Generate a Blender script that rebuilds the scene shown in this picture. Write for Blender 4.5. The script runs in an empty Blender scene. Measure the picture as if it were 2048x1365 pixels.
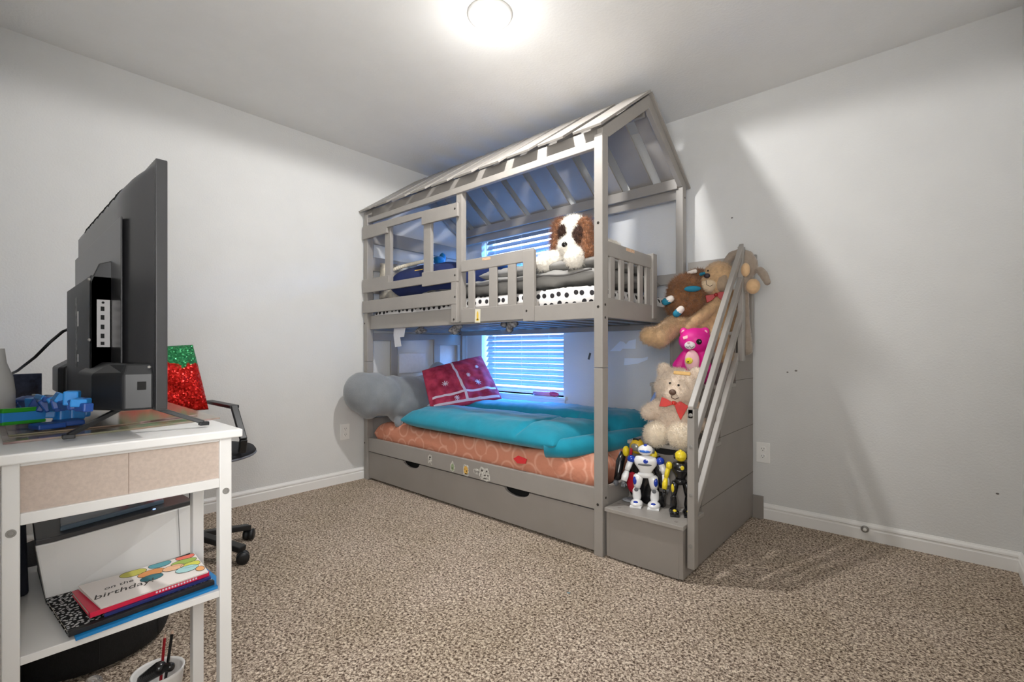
import bpy, bmesh, math, random
from mathutils import Vector, Matrix, noise
R = math.radians
SC = bpy.context.scene
COL = SC.collection
random.seed(7)

# ------------------------------------------------------------------ camera, world, lights, exposure
CAM = Vector((3.18, -2.97, 0.953))
YAW = math.atan2(0.66283, 0.74877)
cd = bpy.data.cameras.new('camera'); cam = bpy.data.objects.new('camera', cd); COL.objects.link(cam)
cam.location = CAM; cam.rotation_euler = (R(90), 0, YAW)
cd.sensor_width = 36; cd.lens = 941 / 2048 * 36; cd.shift_y = 20.5 / 2048; cd.clip_start = 0.02
SC.camera = cam
SC.view_settings.view_transform = 'Standard'; SC.view_settings.look = 'None'
SC.view_settings.exposure = 0.02; SC.view_settings.gamma = 1; SC.view_settings.use_curve_mapping = False
SC.cycles.use_denoising = True; SC.cycles.max_bounces = 10; SC.cycles.diffuse_bounces = 6
SC.cycles.sample_clamp_indirect = 6

w = bpy.data.worlds.new('sky'); SC.world = w; w.use_nodes = True
w.node_tree.nodes['Background'].inputs[0].default_value = (0.72, 0.86, 1.0, 1)
w.node_tree.nodes['Background'].inputs[1].default_value = 5.0

def area_light(name, loc, target, sx, sy, power, color, spread=180):
    l = bpy.data.lights.new(name, 'AREA'); l.shape = 'RECTANGLE'; l.size = sx; l.size_y = sy
    l.energy = power; l.color = color; l.spread = R(spread)
    o = bpy.data.objects.new(name, l); COL.objects.link(o); o.location = loc
    o.rotation_euler = (Vector(target) - Vector(loc)).to_track_quat('-Z', 'Y').to_euler()
    return o
def point_light(name, loc, power, color, r):
    l = bpy.data.lights.new(name, 'POINT'); l.energy = power; l.color = color; l.shadow_soft_size = r
    o = bpy.data.objects.new(name, l); COL.objects.link(o); o.location = loc
    return o
# the flush ceiling lamp in the middle of the room
def spot_light(name, loc, power, color, r, cone, blend):
    l = bpy.data.lights.new(name, 'SPOT'); l.energy = power; l.color = color; l.shadow_soft_size = r
    l.spot_size = R(cone); l.spot_blend = blend
    o = bpy.data.objects.new(name, l); COL.objects.link(o); o.location = loc
    return o
spot_light('ceiling_lamp_glow', (1.733, -1.482, 2.395), 76, (1.0, 0.985, 0.97), 0.034, 176, 0.12)
point_light('ceiling_lamp_glow', (1.733, -1.482, 2.22), 3.5, (1.0, 0.985, 0.97), 0.03)
# the blue daylight outside the blinds
area_light('window_daylight', (0.635, 0.95, 2.55), (0.635, 0.0, 1.25), 1.8, 1.2, 1300, (0.03, 0.31, 1.0))
# added fill light behind the open doorway, brightening the room
area_light('doorway_fill', (3.15, -3.25, 1.2), (0.5, -2.0, 2.1), 0.6, 0.9, 38, (1.0, 0.985, 0.97), 150)

# ------------------------------------------------------------------ helpers
FW = Vector((-0.66283, 0.74877, 0)); RT = Vector((0.74877, 0.66283, 0))
def at(px, py, X=None, Y=None, Z=None):
    """the room point a photo pixel sees on a plane X=, Y= or Z="""
    d = RT * ((px - 1024) / 941) + FW + Vector((0, 0, -(py - 703) / 941))
    if X is not None: t = (X - CAM.x) / d.x
    elif Y is not None: t = (Y - CAM.y) / d.y
    else: t = (Z - CAM.z) / d.z
    return CAM + d * t

MATS = {}
def srgb(c):
    return tuple((x / 12.92 if x <= 0.04045 else ((x + 0.055) / 1.055) ** 2.4) for x in [v / 255 for v in c])
def mat(name, c, rough=0.6, var=0.0, scale=30, bump=0.0, bscale=None, metal=0.0, spec=0.5, sheen=0.0, c2=None, emit=None, estr=0, trans=0.0, coat=0):
    if name in MATS: return MATS[name]
    m = bpy.data.materials.new(name); m.use_nodes = True; nt = m.node_tree
    b = nt.nodes['Principled BSDF']; col = (*srgb(c), 1)
    b.inputs['Base Color'].default_value = col; b.inputs['Roughness'].default_value = rough
    b.inputs['Metallic'].default_value = metal; b.inputs['Specular IOR Level'].default_value = spec
    if sheen: b.inputs['Sheen Weight'].default_value = sheen
    if trans: b.inputs['Transmission Weight'].default_value = trans
    if coat: b.inputs['Coat Weight'].default_value = coat
    if emit: b.inputs['Emission Color'].default_value = (*emit, 1); b.inputs['Emission Strength'].default_value = estr
    tc = nt.nodes.new('ShaderNodeTexCoord')
    n = nt.nodes.new('ShaderNodeTexNoise'); n.inputs['Scale'].default_value = scale; n.inputs['Detail'].default_value = 4
    nt.links.new(tc.outputs['Object'], n.inputs['Vector'])
    r = nt.nodes.new('ShaderNodeValToRGB')
    r.color_ramp.elements[0].position = 0.35; r.color_ramp.elements[1].position = 0.65
    lo = [x * (1 - var) for x in col[:3]]; hi = [min(1, x * (1 + var)) for x in col[:3]]
    if c2: lo = srgb(c2); hi = col[:3]
    r.color_ramp.elements[0].color = (*lo, 1); r.color_ramp.elements[1].color = (*hi, 1)
    nt.links.new(n.outputs['Fac'], r.inputs['Fac']); nt.links.new(r.outputs['Color'], b.inputs['Base Color'])
    if bump:
        n2 = nt.nodes.new('ShaderNodeTexNoise'); n2.inputs['Scale'].default_value = bscale or scale * 4; n2.inputs['Detail'].default_value = 3
        nt.links.new(tc.outputs['Object'], n2.inputs['Vector'])
        bp = nt.nodes.new('ShaderNodeBump'); bp.inputs['Strength'].default_value = bump; bp.inputs['Distance'].default_value = 0.004
        nt.links.new(n2.outputs['Fac'], bp.inputs['Height']); nt.links.new(bp.outputs['Normal'], b.inputs['Normal'])
    MATS[name] = m
    return m

class MB:
    """collects shapes into one mesh"""
    def __init__(s): s.bm = bmesh.new(); s.mi = 0
    def _f(s, vs, faces):
        bv = [s.bm.verts.new(v) for v in vs]
        for f in faces:
            try:
                nf = s.bm.faces.new([bv[i] for i in f]); nf.material_index = s.mi
            except ValueError: pass
        return s
    def box(s, x0, x1, y0, y1, z0, z1):
        v = [(x, y, z) for z in (z0, z1) for y in (y0, y1) for x in (x0, x1)]
        return s._f(v, [(0, 2, 3, 1), (4, 5, 7, 6), (0, 1, 5, 4), (2, 6, 7, 3), (0, 4, 6, 2), (1, 3, 7, 5)])
    def obox(s, c, dx, dy, dz, rot=None):
        c = Vector(c); q = rot or Matrix.Identity(3)
        v = [c + q @ Vector((x * dx / 2, y * dy / 2, z * dz / 2)) for z in (-1, 1) for y in (-1, 1) for x in (-1, 1)]
        return s._f(v, [(0, 2, 3, 1), (4, 5, 7, 6), (0, 1, 5, 4), (2, 6, 7, 3), (0, 4, 6, 2), (1, 3, 7, 5)])
    def beam(s, p0, p1, w, h, up=(0, 0, 1)):
        p0, p1 = Vector(p0), Vector(p1); d = (p1 - p0).normalized(); up = Vector(up)
        a = d.cross(up).normalized(); b = a.cross(d).normalized()
        v = [p + a * (i * w / 2) + b * (j * h / 2) for p in (p0, p1) for i, j in ((-1, -1), (1, -1), (1, 1), (-1, 1))]
        return s._f(v, [(3, 2, 1, 0), (4, 5, 6, 7), (0, 1, 5, 4), (1, 2, 6, 5), (2, 3, 7, 6), (3, 0, 4, 7)])
    def prism(s, pts, off):
        """outline extruded by a vector"""
        off = Vector(off); n = len(pts); v = [Vector(p) for p in pts] + [Vector(p) + off for p in pts]
        return s._f(v, [tuple(range(n))[::-1], tuple(range(n, 2 * n))] + [(i, (i + 1) % n, n + (i + 1) % n, n + i) for i in range(n)])
    def tube(s, pts, r, n=10, caps=True):
        pts = [Vector(p) for p in pts]; m = len(pts); rs = r if isinstance(r, (list, tuple)) else [r] * m
        vs = []; prev = None
        for i, p in enumerate(pts):
            d = (pts[min(i + 1, m - 1)] - pts[max(i - 1, 0)]).normalized()
            if prev is None: a = d.orthogonal().normalized()
            else: a = (prev - d * prev.dot(d)).normalized()
            prev = a; b = d.cross(a)
            vs += [p + (a * math.cos(2 * math.pi * k / n) + b * math.sin(2 * math.pi * k / n)) * rs[i] for k in range(n)]
        f = [(i * n + k, i * n + (k + 1) % n, (i + 1) * n + (k + 1) % n, (i + 1) * n + k) for i in range(m - 1) for k in range(n)]
        if caps: f += [tuple(range(n))[::-1], tuple(range((m - 1) * n, m * n))]
        return s._f(vs, f)
    def lathe(s, prof, c=(0, 0, 0), n=24, q=None):
        c = Vector(c); q = q or Matrix.Identity(3); m = len(prof)
        vs = [c + q @ Vector((r * math.cos(2 * math.pi * k / n), r * math.sin(2 * math.pi * k / n), z)) for r, z in prof for k in range(n)]
        f = [(i * n + k, i * n + (k + 1) % n, (i + 1) * n + (k + 1) % n, (i + 1) * n + k) for i in range(m - 1) for k in range(n)]
        f += [tuple(range(n))[::-1], tuple(range((m - 1) * n, m * n))]
        return s._f(vs, f)
    def ell(s, c, r, q=None, sub=3):
        c = Vector(c); r = Vector(r) if not isinstance(r, (int, float)) else Vector((r, r, r)); q = q or Matrix.Identity(3)
        t = bmesh.new(); bmesh.ops.create_icosphere(t, subdivisions=sub, radius=1)
        vs = [c + q @ Vector((v.co.x * r.x, v.co.y * r.y, v.co.z * r.z)) for v in t.verts]
        f = [tuple(v.index for v in fc.verts) for fc in t.faces]; t.free()
        return s._f(vs, f)
    def cap(s, p0, p1, r0, r1=None, k=9, sub=2):
        p0, p1 = Vector(p0), Vector(p1); r1 = r0 if r1 is None else r1
        k = max(2, int((p1 - p0).length / (0.35 * min(r0, r1))) + 1)
        for i in range(k + 1): s.ell(p0.lerp(p1, i / k), r0 + (r1 - r0) * i / k, sub=sub)
        return s

def origin(o):
    return Vector(o.get('_org', (0, 0, 0)))
def thing(name, label, cat, loc=(0, 0, 0), group=None, rz=0, local=False):
    o = bpy.data.objects.new(name, None); COL.objects.link(o); o.location = loc; o.rotation_euler = (0, 0, rz)
    o.empty_display_size = 0.05
    o['_org'] = (0.0, 0.0, 0.0) if local else tuple(loc)
    tag(o, label, cat, group); return o
def tag(o, label, cat=None, group=None, kind=None):
    if label: o['label'] = label
    if cat: o['category'] = cat
    if group: o['group'] = group
    if kind: o['kind'] = kind
    return o
def build(name, mb, ms, parent=None, bevel=0.0, smooth=False, kind=None, weld=False, label=None, base=None, seg=2):
    me = bpy.data.meshes.new(name); bm = mb.bm
    if weld: bmesh.ops.remove_doubles(bm, verts=bm.verts, dist=1e-5)
    bmesh.ops.recalc_face_normals(bm, faces=bm.faces)
    if parent is not None:
        org = origin(parent)
    else:
        xs = [v.co for v in bm.verts]
        org = Vector(((min(v.x for v in xs) + max(v.x for v in xs)) / 2, (min(v.y for v in xs) + max(v.y for v in xs)) / 2, min(v.z for v in xs)))
        if kind == 'structure': org = Vector((0, 0, 0))
    for v in bm.verts: v.co -= org
    bm.to_mesh(me); bm.free()
    for m in (ms if isinstance(ms, (list, tuple)) else [ms]): me.materials.append(m)
    o = bpy.data.objects.new(name, me); COL.objects.link(o)
    o['_org'] = tuple(org)
    if parent is not None: o.parent = parent
    else: o.location = org
    if smooth:
        for p in me.polygons: p.use_smooth = True
    if bevel:
        b = o.modifiers.new('bevel', 'BEVEL'); b.width = bevel; b.segments = seg; b.limit_method = 'ANGLE'; b.angle_limit = R(40)
        b.harden_normals = False
    if kind: o['kind'] = kind
    if label: o['label'] = label
    return o
def bake(o):
    dg = bpy.context.evaluated_depsgraph_get(); dg.update()
    me = bpy.data.meshes.new_from_object(o.evaluated_get(dg)); mats = [s for s in o.data.materials]
    o.modifiers.clear(); o.data = me
    if len(me.materials) == 0:
        for m in mats: me.materials.append(m)
    for p in me.polygons: p.use_smooth = True
    return o
def fuzzy(name, mb, m, parent=None, vox=0.008, disp=0.004, dscale=0.012, sm=6, label=None, mb_org=None):
    """one continuous soft body grown out of overlapping round shapes"""
    o = build(name, mb, m, parent, label=label)
    r = o.modifiers.new('r', 'REMESH'); r.mode = 'VOXEL'; r.voxel_size = vox; r.use_smooth_shade = True
    if sm: s = o.modifiers.new('s', 'SMOOTH'); s.factor = 0.5; s.iterations = sm
    if disp:
        t = bpy.data.textures.new('fuzz', 'CLOUDS'); t.noise_scale = dscale; t.noise_depth = 2
        d = o.modifiers.new('d', 'DISPLACE'); d.texture = t; d.strength = disp * 2; d.mid_level = 0.5
    return bake(o)
def fur(o, length, count, rnd=0.5, rad=0.7, seed=1):
    """short pile hair rooted on the plush body"""
    ps = o.modifiers.new('fur', 'PARTICLE_SYSTEM').particle_system.settings
    ps.type = 'HAIR'; ps.count = count; ps.hair_length = length; ps.hair_step = 2
    ps.brownian_factor = 0.0; ps.factor_random = rnd * length; ps.length_random = 0.5
    ps.root_radius = rad; ps.tip_radius = 0.15; ps.radius_scale = 0.0016
    ps.material = 1; ps.use_advanced_hair = True
    return o

def puff(name, c, T, m, parent=None, nx=40, ny=28, p=(4, 4), wr=None, botk=1.0, label=None, shape=None):
    """soft stuffed quad: corners c00,c10,c11,c01, half thickness T"""
    c = [Vector(x) for x in c]; nrm = ((c[1] - c[0]).cross(c[3] - c[0])).normalized()
    mb = MB(); g = {}
    def prof(t, q): return max(0.0, 1 - abs(2 * t - 1) ** q) ** 0.5
    for side in (1, -1):
        for i in range(nx + 1):
            for j in range(ny + 1):
                # denser near the rim
                u = 0.5 - 0.5 * math.cos(math.pi * i / nx); v = 0.5 - 0.5 * math.cos(math.pi * j / ny)
                P = c[0] * (1 - u) * (1 - v) + c[1] * u * (1 - v) + c[2] * u * v + c[3] * (1 - u) * v
                e = prof(u, p[0]) * prof(v, p[1])
                h = T * e
                if side < 0: h *= botk
                if wr: h += wr(u, v, side) * min(1, e * 1.2)
                Q = P + nrm * h * side
                if shape: Q = shape(u, v, Q)
                g[side, i, j] = mb.bm.verts.new(Q)
        for i in range(nx):
            for j in range(ny):
                f = [g[side, i, j], g[side, i + 1, j], g[side, i + 1, j + 1], g[side, i, j + 1]]
                mb.bm.faces.new(f if side > 0 else f[::-1])
    bmesh.ops.remove_doubles(mb.bm, verts=mb.bm.verts, dist=1e-5)
    return build(name, mb, m, parent, smooth=True, label=label)
def nz(x, y, z=0, s=1.0, seed=0.0):
    return noise.noise(Vector((x * s + seed, y * s - seed, z * s)))
def text_mesh(name, body, size, loc, xdir, ydir, m, parent=None, shear=0.0, depth=0.0004):
    cu = bpy.data.curves.new('t', 'FONT'); cu.body = body; cu.size = size; cu.extrude = depth; cu.shear = shear
    cu.align_x = 'CENTER'; cu.align_y = 'CENTER'
    to = bpy.data.objects.new('t', cu); COL.objects.link(to)
    dg = bpy.context.evaluated_depsgraph_get(); dg.update()
    me = bpy.data.meshes.new_from_object(to.evaluated_get(dg)); bpy.data.objects.remove(to)
    x = Vector(xdir).normalized(); y = Vector(ydir).normalized(); y = (y - x * y.dot(x)).normalized(); z = x.cross(y)
    M = Matrix((x, y, z)).transposed()
    org = origin(parent) if parent else Vector(loc)
    for v in me.vertices: v.co = M @ v.co + Vector(loc) - org
    me.materials.clear(); me.materials.append(m)
    o = bpy.data.objects.new(name, me); COL.objects.link(o); o['_org'] = tuple(org)
    if parent: o.parent = parent
    else: o.location = org
    return o
def rotz(a): return Matrix.Rotation(a, 3, 'Z')
def rotx(a): return Matrix.Rotation(a, 3, 'X')
def roty(a): return Matrix.Rotation(a, 3, 'Y')
def frame_toward(p, to=CAM, tilt=0):
    """rotation whose -Y looks from p toward the point, Z up"""
    d = (Vector(to) - Vector(p)); d.z *= tilt; d.normalize()
    y = -d; z = Vector((0, 0, 1)); x = y.cross(z).normalized(); z = x.cross(y)
    return Matrix((x, y, z)).transposed()

# ------------------------------------------------------------------ materials
M_wall = mat('painted_wall', (218, 218, 216), 0.85, 0.012, 6, 0.35, 110)
M_ceil = mat('painted_ceiling', (226, 225, 222), 0.9, 0.012, 8, 0.3, 75)
M_trim = mat('white_trim', (236, 235, 232), 0.4, 0.01, 5)
M_bed = mat('grey_bed_paint', (153, 148, 142), 0.42, 0.03, 9, 0.08, 60)
M_bed_d = mat('grey_laminate', (141, 135, 129), 0.5, 0.03, 6, 0.05, 80)
M_white = mat('white_lacquer', (226, 225, 222), 0.4, 0.02, 6)
M_beige = mat('bare_fibreboard', (190, 174, 162), 0.85, 0.06, 140, 0.15, 300)
M_black = mat('black_plastic', (26, 27, 29), 0.42, 0.05, 40)
M_blackm = mat('black_satin_shell', (44, 44, 46), 0.28, 0.04, 30, spec=0.9)
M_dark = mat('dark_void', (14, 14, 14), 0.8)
M_steel = mat('bolt_steel', (150, 148, 144), 0.35, metal=0.3)
M_plate = mat('outlet_plastic', (240, 239, 235), 0.35)
M_paper = mat('plain_paper', (222, 224, 232), 0.8, 0.03, 40)

def carpet_mat():
    m = bpy.data.materials.new('speckled_carpet'); m.use_nodes = True; nt = m.node_tree; b = nt.nodes['Principled BSDF']
    tc = nt.nodes.new('ShaderNodeTexCoord')
    n = nt.nodes.new('ShaderNodeTexNoise'); n.inputs['Scale'].default_value = 125; n.inputs['Detail'].default_value = 3; n.inputs['Roughness'].default_value = 0.6; n.inputs['Distortion'].default_value = 0.8
    r = nt.nodes.new('ShaderNodeValToRGB'); e = r.color_ramp.elements
    e[0].position = 0.36; e[0].color = (*srgb((84, 70, 60)), 1); e[1].position = 0.64; e[1].color = (*srgb((244, 229, 211)), 1)
    x = e.new(0.46); x.color = (*srgb((154, 136, 121)), 1); x = e.new(0.54); x.color = (*srgb((204, 187, 169)), 1)
    big = nt.nodes.new('ShaderNodeTexNoise'); big.inputs['Scale'].default_value = 2.2; big.inputs['Detail'].default_value = 5
    r2 = nt.nodes.new('ShaderNodeValToRGB'); r2.color_ramp.elements[0].position = 0.3; r2.color_ramp.elements[0].color = (0.86, 0.85, 0.80, 1); r2.color_ramp.elements[1].position = 0.62
    r2.color_ramp.elements[1].color = (1, 1, 1, 1)
    mx = nt.nodes.new('ShaderNodeMix'); mx.data_type = 'RGBA'; mx.blend_type = 'MULTIPLY'; mx.inputs['Factor'].default_value = 1
    L = nt.links.new
    L(tc.outputs['Object'], n.inputs['Vector']); L(tc.outputs['Object'], big.inputs['Vector'])
    L(n.outputs['Fac'], r.inputs['Fac']); L(big.outputs['Fac'], r2.inputs['Fac'])
    L(r.outputs['Color'], mx.inputs[6]); L(r2.outputs['Color'], mx.inputs[7]); L(mx.outputs[2], b.inputs['Base Color'])
    bp = nt.nodes.new('ShaderNodeBump'); bp.inputs['Strength'].default_value = 1.0; bp.inputs['Distance'].default_value = 0.008
    L(n.outputs['Fac'], bp.inputs['Height']); L(bp.outputs['Normal'], b.inputs['Normal'])
    b.inputs['Roughness'].default_value = 0.95; b.inputs['Specular IOR Level'].default_value = 0.1
    return m
M_carpet = carpet_mat()

# ------------------------------------------------------------------ room shell
W, H = 3.483, 2.44
WX0, WX1, WZ0, WZ1 = 0.19, 1.08, 0.60, 1.99
b = MB()
n = 120
b.box(-0.02, W + 0.02, -4.6, 0.02, -0.12, 0.0)
floor = build('floor', b, M_carpet, kind='structure')
build('ceiling', MB().box(-0.02, W + 0.02, -4.6, 0.02, H, H + 0.12), M_ceil, kind='structure')
build('wall_left', MB().box(-0.14, 0, -3.13, 0.16, -0.12, H + 0.12), M_wall, kind='structure')
build('wall_right', MB().box(W, W + 0.14, -4.6, 0.16, -0.12, H + 0.12), M_wall, kind='structure')
b = MB()
b.box(0, WX0, 0, 0.16, -0.12, H + 0.12).box(WX1, W, 0, 0.16, -0.12, H + 0.12)
b.box(WX0, WX1, 0, 0.16, -0.12, WZ0).box(WX0, WX1, 0, 0.16, WZ1, H + 0.12)
build('wall_back', b, M_wall, kind='structure')
b = MB()
b.box(0, 2.66, -3.12, -2.99, -0.12, H + 0.12).box(2.66, W, -3.12, -2.99, 2.04, H + 0.12)
build('wall_front', b, M_wall, kind='structure')
b = MB()
b.box(2.2, W, -4.6, -4.48, -0.12, H + 0.12).box(2.2, 2.32, -4.6, -3.12, -0.12, H + 0.12)
build('wall_hallway', b, M_wall, kind='structure')
# baseboards, two stepped profiles
def baseboard(name, p0, p1, inn):
    p0, p1, inn = Vector(p0), Vector(p1), Vector(inn)
    prof = [(0, 0), (0.014, 0), (0.014, 0.052), (0.011, 0.056), (0.011, 0.062), (0.014, 0.066), (0.012, 0.074), (0.006, 0.082), (0.004, 0.086), (0, 0.086)]
    return build(name, MB().prism([p0 + inn * a + Vector((0, 0, z)) for a, z in prof], p1 - p0), M_trim, kind='structure')
baseboard('baseboard_left', (0, -2.99, 0), (0, 0, 0), (1, 0, 0))
baseboard('baseboard_back', (0, 0, 0), (W, 0, 0), (0, -1, 0))
baseboard('baseboard_right', (W, -0.002, 0), (W, -2.9, 0), (-1, 0, 0))

# window: frame, glass, sill, apron
fr = MB()
for (x0, x1, z0, z1) in ((WX0, WX0 + 0.04, WZ0, WZ1), (WX1 - 0.04, WX1, WZ0, WZ1), (WX0, WX1, WZ0, WZ0 + 0.045), (WX0, WX1, WZ1 - 0.04, WZ1), (WX0, WX1, 1.28, 1.32)):
    fr.box(x0, x1, 0.10, 0.15, z0, z1)
wf = build('window_1', fr, M_trim, kind='structure', bevel=0.003)
M_glass = mat('window_glass', (235, 245, 255), 0.02)
gt_ = M_glass.node_tree; tp = gt_.nodes.new('ShaderNodeBsdfTransparent'); mxg = gt_.nodes.new('ShaderNodeMixShader'); mxg.inputs[0].default_value = 0.08
gt_.links.new(tp.outputs[0], mxg.inputs[1]); gt_.links.new(gt_.nodes['Principled BSDF'].outputs[0], mxg.inputs[2]); gt_.links.new(mxg.outputs[0], gt_.nodes['Material Output'].inputs[0])
build('window_pane', MB().box(WX0 + 0.04, WX1 - 0.04, 0.122, 0.128, WZ0 + 0.045, WZ1 - 0.04), M_glass, wf)
s = MB(); s.box(WX0 - 0.04, WX1 + 0.04, -0.035, 0.10, WZ0 - 0.022, WZ0)
s.prism([(WX0 - 0.025, 0, WZ0 - 0.022), (WX0 - 0.025, -0.022, WZ0 - 0.022), (WX0 - 0.025, -0.012, WZ0 - 0.085), (WX0 - 0.025, 0, WZ0 - 0.09)], (WX1 - WX0 + 0.05, 0, 0))
build('window_sill', s, M_trim, wf, bevel=0.004)

# blinds
M_blind = mat('blind_slat', (158, 160, 168), 0.45)
nt = M_blind.node_tree; tr = nt.nodes.new('ShaderNodeBsdfTranslucent'); tr.inputs[0].default_value = (0.75, 0.83, 0.95, 1)
ms = nt.nodes.new('ShaderNodeMixShader'); ms.inputs[0].default_value = 0.06
nt.links.new(nt.nodes['Principled BSDF'].outputs[0], ms.inputs[1]); nt.links.new(tr.outputs[0], ms.inputs[2]); nt.links.new(ms.outputs[0], nt.nodes['Material Output'].inputs[0])
bl = thing('window_blind', 'white horizontal slatted blind closed over the window behind the bunk bed', 'window blind', ((WX0 + WX1) / 2, 0.05, WZ0))
sb = MB(); a = R(52)
z = 0.685
while z < 1.94:
    dy, dz = 0.025 * math.cos(a), 0.025 * math.sin(a)
    y0 = 0.052
    sag = 0.003
    pr = [(WX0 + 0.02, y0 - dy, z - dz), (WX0 + 0.02, y0 + sag * 1.0, z - sag), (WX0 + 0.02, y0 + dy, z + dz), (WX0 + 0.02, y0 + dy - 0.0015, z + dz + 0.002), (WX0 + 0.02, y0 + sag - 0.002, z + 0.0005), (WX0 + 0.02, y0 - dy - 0.001, z - dz + 0.002)]
    sb.prism(pr, (WX1 - WX0 - 0.035, 0, 0)); z += 0.0475
build('slats', sb, M_blind, bl)
build('head_rail', MB().box(WX0 + 0.012, WX1 - 0.012, 0.02, 0.075, 1.945, 1.985), M_trim, bl, bevel=0.003)
build('bottom_rail', MB().box(WX0 + 0.018, WX1 - 0.018, 0.035, 0.07, 0.632, 0.650), M_trim, bl, bevel=0.003)
for x in (WX0 + 0.14, (WX0 + WX1) / 2, WX1 - 0.16):
    build('ladder_cord', MB().tube([(x, 0.022, 0.64), (x, 0.022, 1.95)], 0.0011, 6).tube([(x + 0.008, 0.022, 0.64), (x + 0.008, 0.022, 1.95)], 0.0008, 6), M_trim, bl)
build('wand', MB().tube([(WX0 + 0.05, 0.012, 1.93), (WX0 + 0.052, 0.010, 1.25)], 0.004, 8), M_trim, bl)

# ceiling light
cl = thing('ceiling_light', 'round flush white ceiling light switched on in the middle of the ceiling', 'ceiling light', (1.733, -1.482, H - 0.03))
build('trim_ring', MB().lathe([(0.098, H - 0.0005), (0.098, H - 0.010), (0.085, H - 0.018), (0.078, H - 0.018), (0.078, H - 0.0005)], (1.733, -1.482, 0), 48), M_white, cl, smooth=True)
M_em = mat('lit_diffuser', (255, 250, 240), 0.5, emit=(1.0, 0.97, 0.92), estr=16)
build('diffuser', MB().lathe([(0.077, H - 0.012), (0.074, H - 0.021), (0.060, H - 0.027), (0.03, H - 0.030), (0.002, H - 0.031)], (1.733, -1.482, 0), 48), M_em, cl, smooth=True)

# outlets
def outlet(loc, ax, label):
    t = thing('wall_outlet', label, 'wall outlet', loc, rz=ax, local=True)
    build('cover_plate', MB().box(-0.036, 0.036, -0.006, 0, -0.058, 0.058), M_plate, t, bevel=0.004)
    for zc in (0.021, -0.021):
        f = build('socket', MB().lathe([(0.0165, 0), (0.0165, 0.0025), (0.015, 0.003)], (0, -0.0055, zc), 24, rotx(R(90))), M_plate, t)
        sl = MB().box(-0.0075, -0.0055, -0.0092, -0.008, zc - 0.001, zc + 0.007).box(0.0055, 0.0075, -0.0092, -0.008, zc, zc + 0.007)
        sl.box(-0.002, 0.002, -0.0092, -0.008, zc - 0.0095, zc - 0.0055)
        build('slots', sl, M_dark, f)
outlet((2.471, 0, 0.373), 0, 'white duplex outlet on the back wall right of the bunk stairs')
outlet((0, -1.212, 0.367), R(90), 'white duplex outlet on the left wall beside the bed post')
# door stop on the right baseboard
ds = thing('door_stop', 'small round metal door stop on the back wall baseboard', 'door stop', (2.94, -0.014, 0.056), local=True)
build('flange', MB().lathe([(0.017, 0), (0.017, 0.003), (0.012, 0.008)], (0, 0, 0), 24, rotx(R(90))), M_steel, ds, smooth=True)
build('rubber_tip', MB().lathe([(0.008, 0.006), (0.008, 0.016), (0.006, 0.019)], (0, 0, 0), 16, rotx(R(90))), M_plate, ds, smooth=True)
sc = MB()
for (px, py, r_) in ((1464, 436, .006), (1592, 742, .007), (1575, 745, .005), (1995, 988, .006)):
    p = at(px, py, Y=-0.001); sc.ell(p, (r_, 0.0012, r_ * 0.7), sub=2)
build('trim_1', sc, mat('scuff', (120, 115, 110), 0.8), kind='structure')

# ------------------------------------------------------------------ bunk bed
YF, YB, X0, X1 = -1.07, -0.07, 0.02, 2.055
bed = thing('bunk_bed', 'grey wooden house-shaped bunk bed with slatted gable roof against the window wall', 'bunk bed', (1.04, -0.57, 0))
def bp(name, mb, bevel=0.003, m=None, parent=None, **k): return build(name, mb, m or M_bed, parent or bed, bevel=bevel, **k)
for (x0, x1) in ((X0, X0 + 0.045), (X1 - 0.046, X1)):
    for (y0, y1) in ((YF, YF + 0.052), (YB - 0.05, YB)):
        p = bp('post', MB().box(x0, x1, y0, y1, 0, 0.875).box(x0, x1, y0, y1, 0.877, 1.965))
bp('upper_post', MB().box(1.035, 1.085, YF + 0.012, YF + 0.05, 1.13, 1.93))
bp('upper_post', MB().box(1.013, 1.0635, YF - 0.0105, YF + 0.0115, 1.125, 1.38))
# eave rails and ends
bp('eave_rail', MB().box(X0 + 0.045, X1 - 0.046, YF + 0.004, YF + 0.03, 1.905, 1.942))
bp('eave_rail', MB().box(X0 + 0.045, X1 - 0.046, YB - 0.03, YB - 0.004, 1.897, 1.962))
# gables
PK = Vector((0, -0.585, 2.318))
for x in (X0, X1 - 0.03):
    for (y, s) in ((YF + 0.012, 1), (YB - 0.03, -1)):
        yo = YF if s > 0 else YB
        pts = [(x, yo, 1.962), (x, yo, 1.988), (x, PK.y, 2.335), (x, PK.y, 2.262), (x, yo + s * 0.06, 1.962)]
        bp('rafter', MB().prism(pts, (0.03, 0, 0)))
bp('ridge_beam', MB().box(X0 + 0.03, X1 - 0.03, PK.y - 0.012, PK.y + 0.012, 2.225, 2.30))
def slope(y):  # underside height of the roof boards
    yo = YF if y < PK.y else YB
    return 1.99 + (2.337 - 1.99) * abs(y - yo) / abs(PK.y - yo)
for y in (-0.128, -1.012):
    bp('purlin', MB().box(X0 + 0.03, X1 - 0.03, y - 0.01, y + 0.01, slope(y) - 0.078, slope(y) - 0.014))
pit = (2.07 - 0.155) / 9
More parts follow.
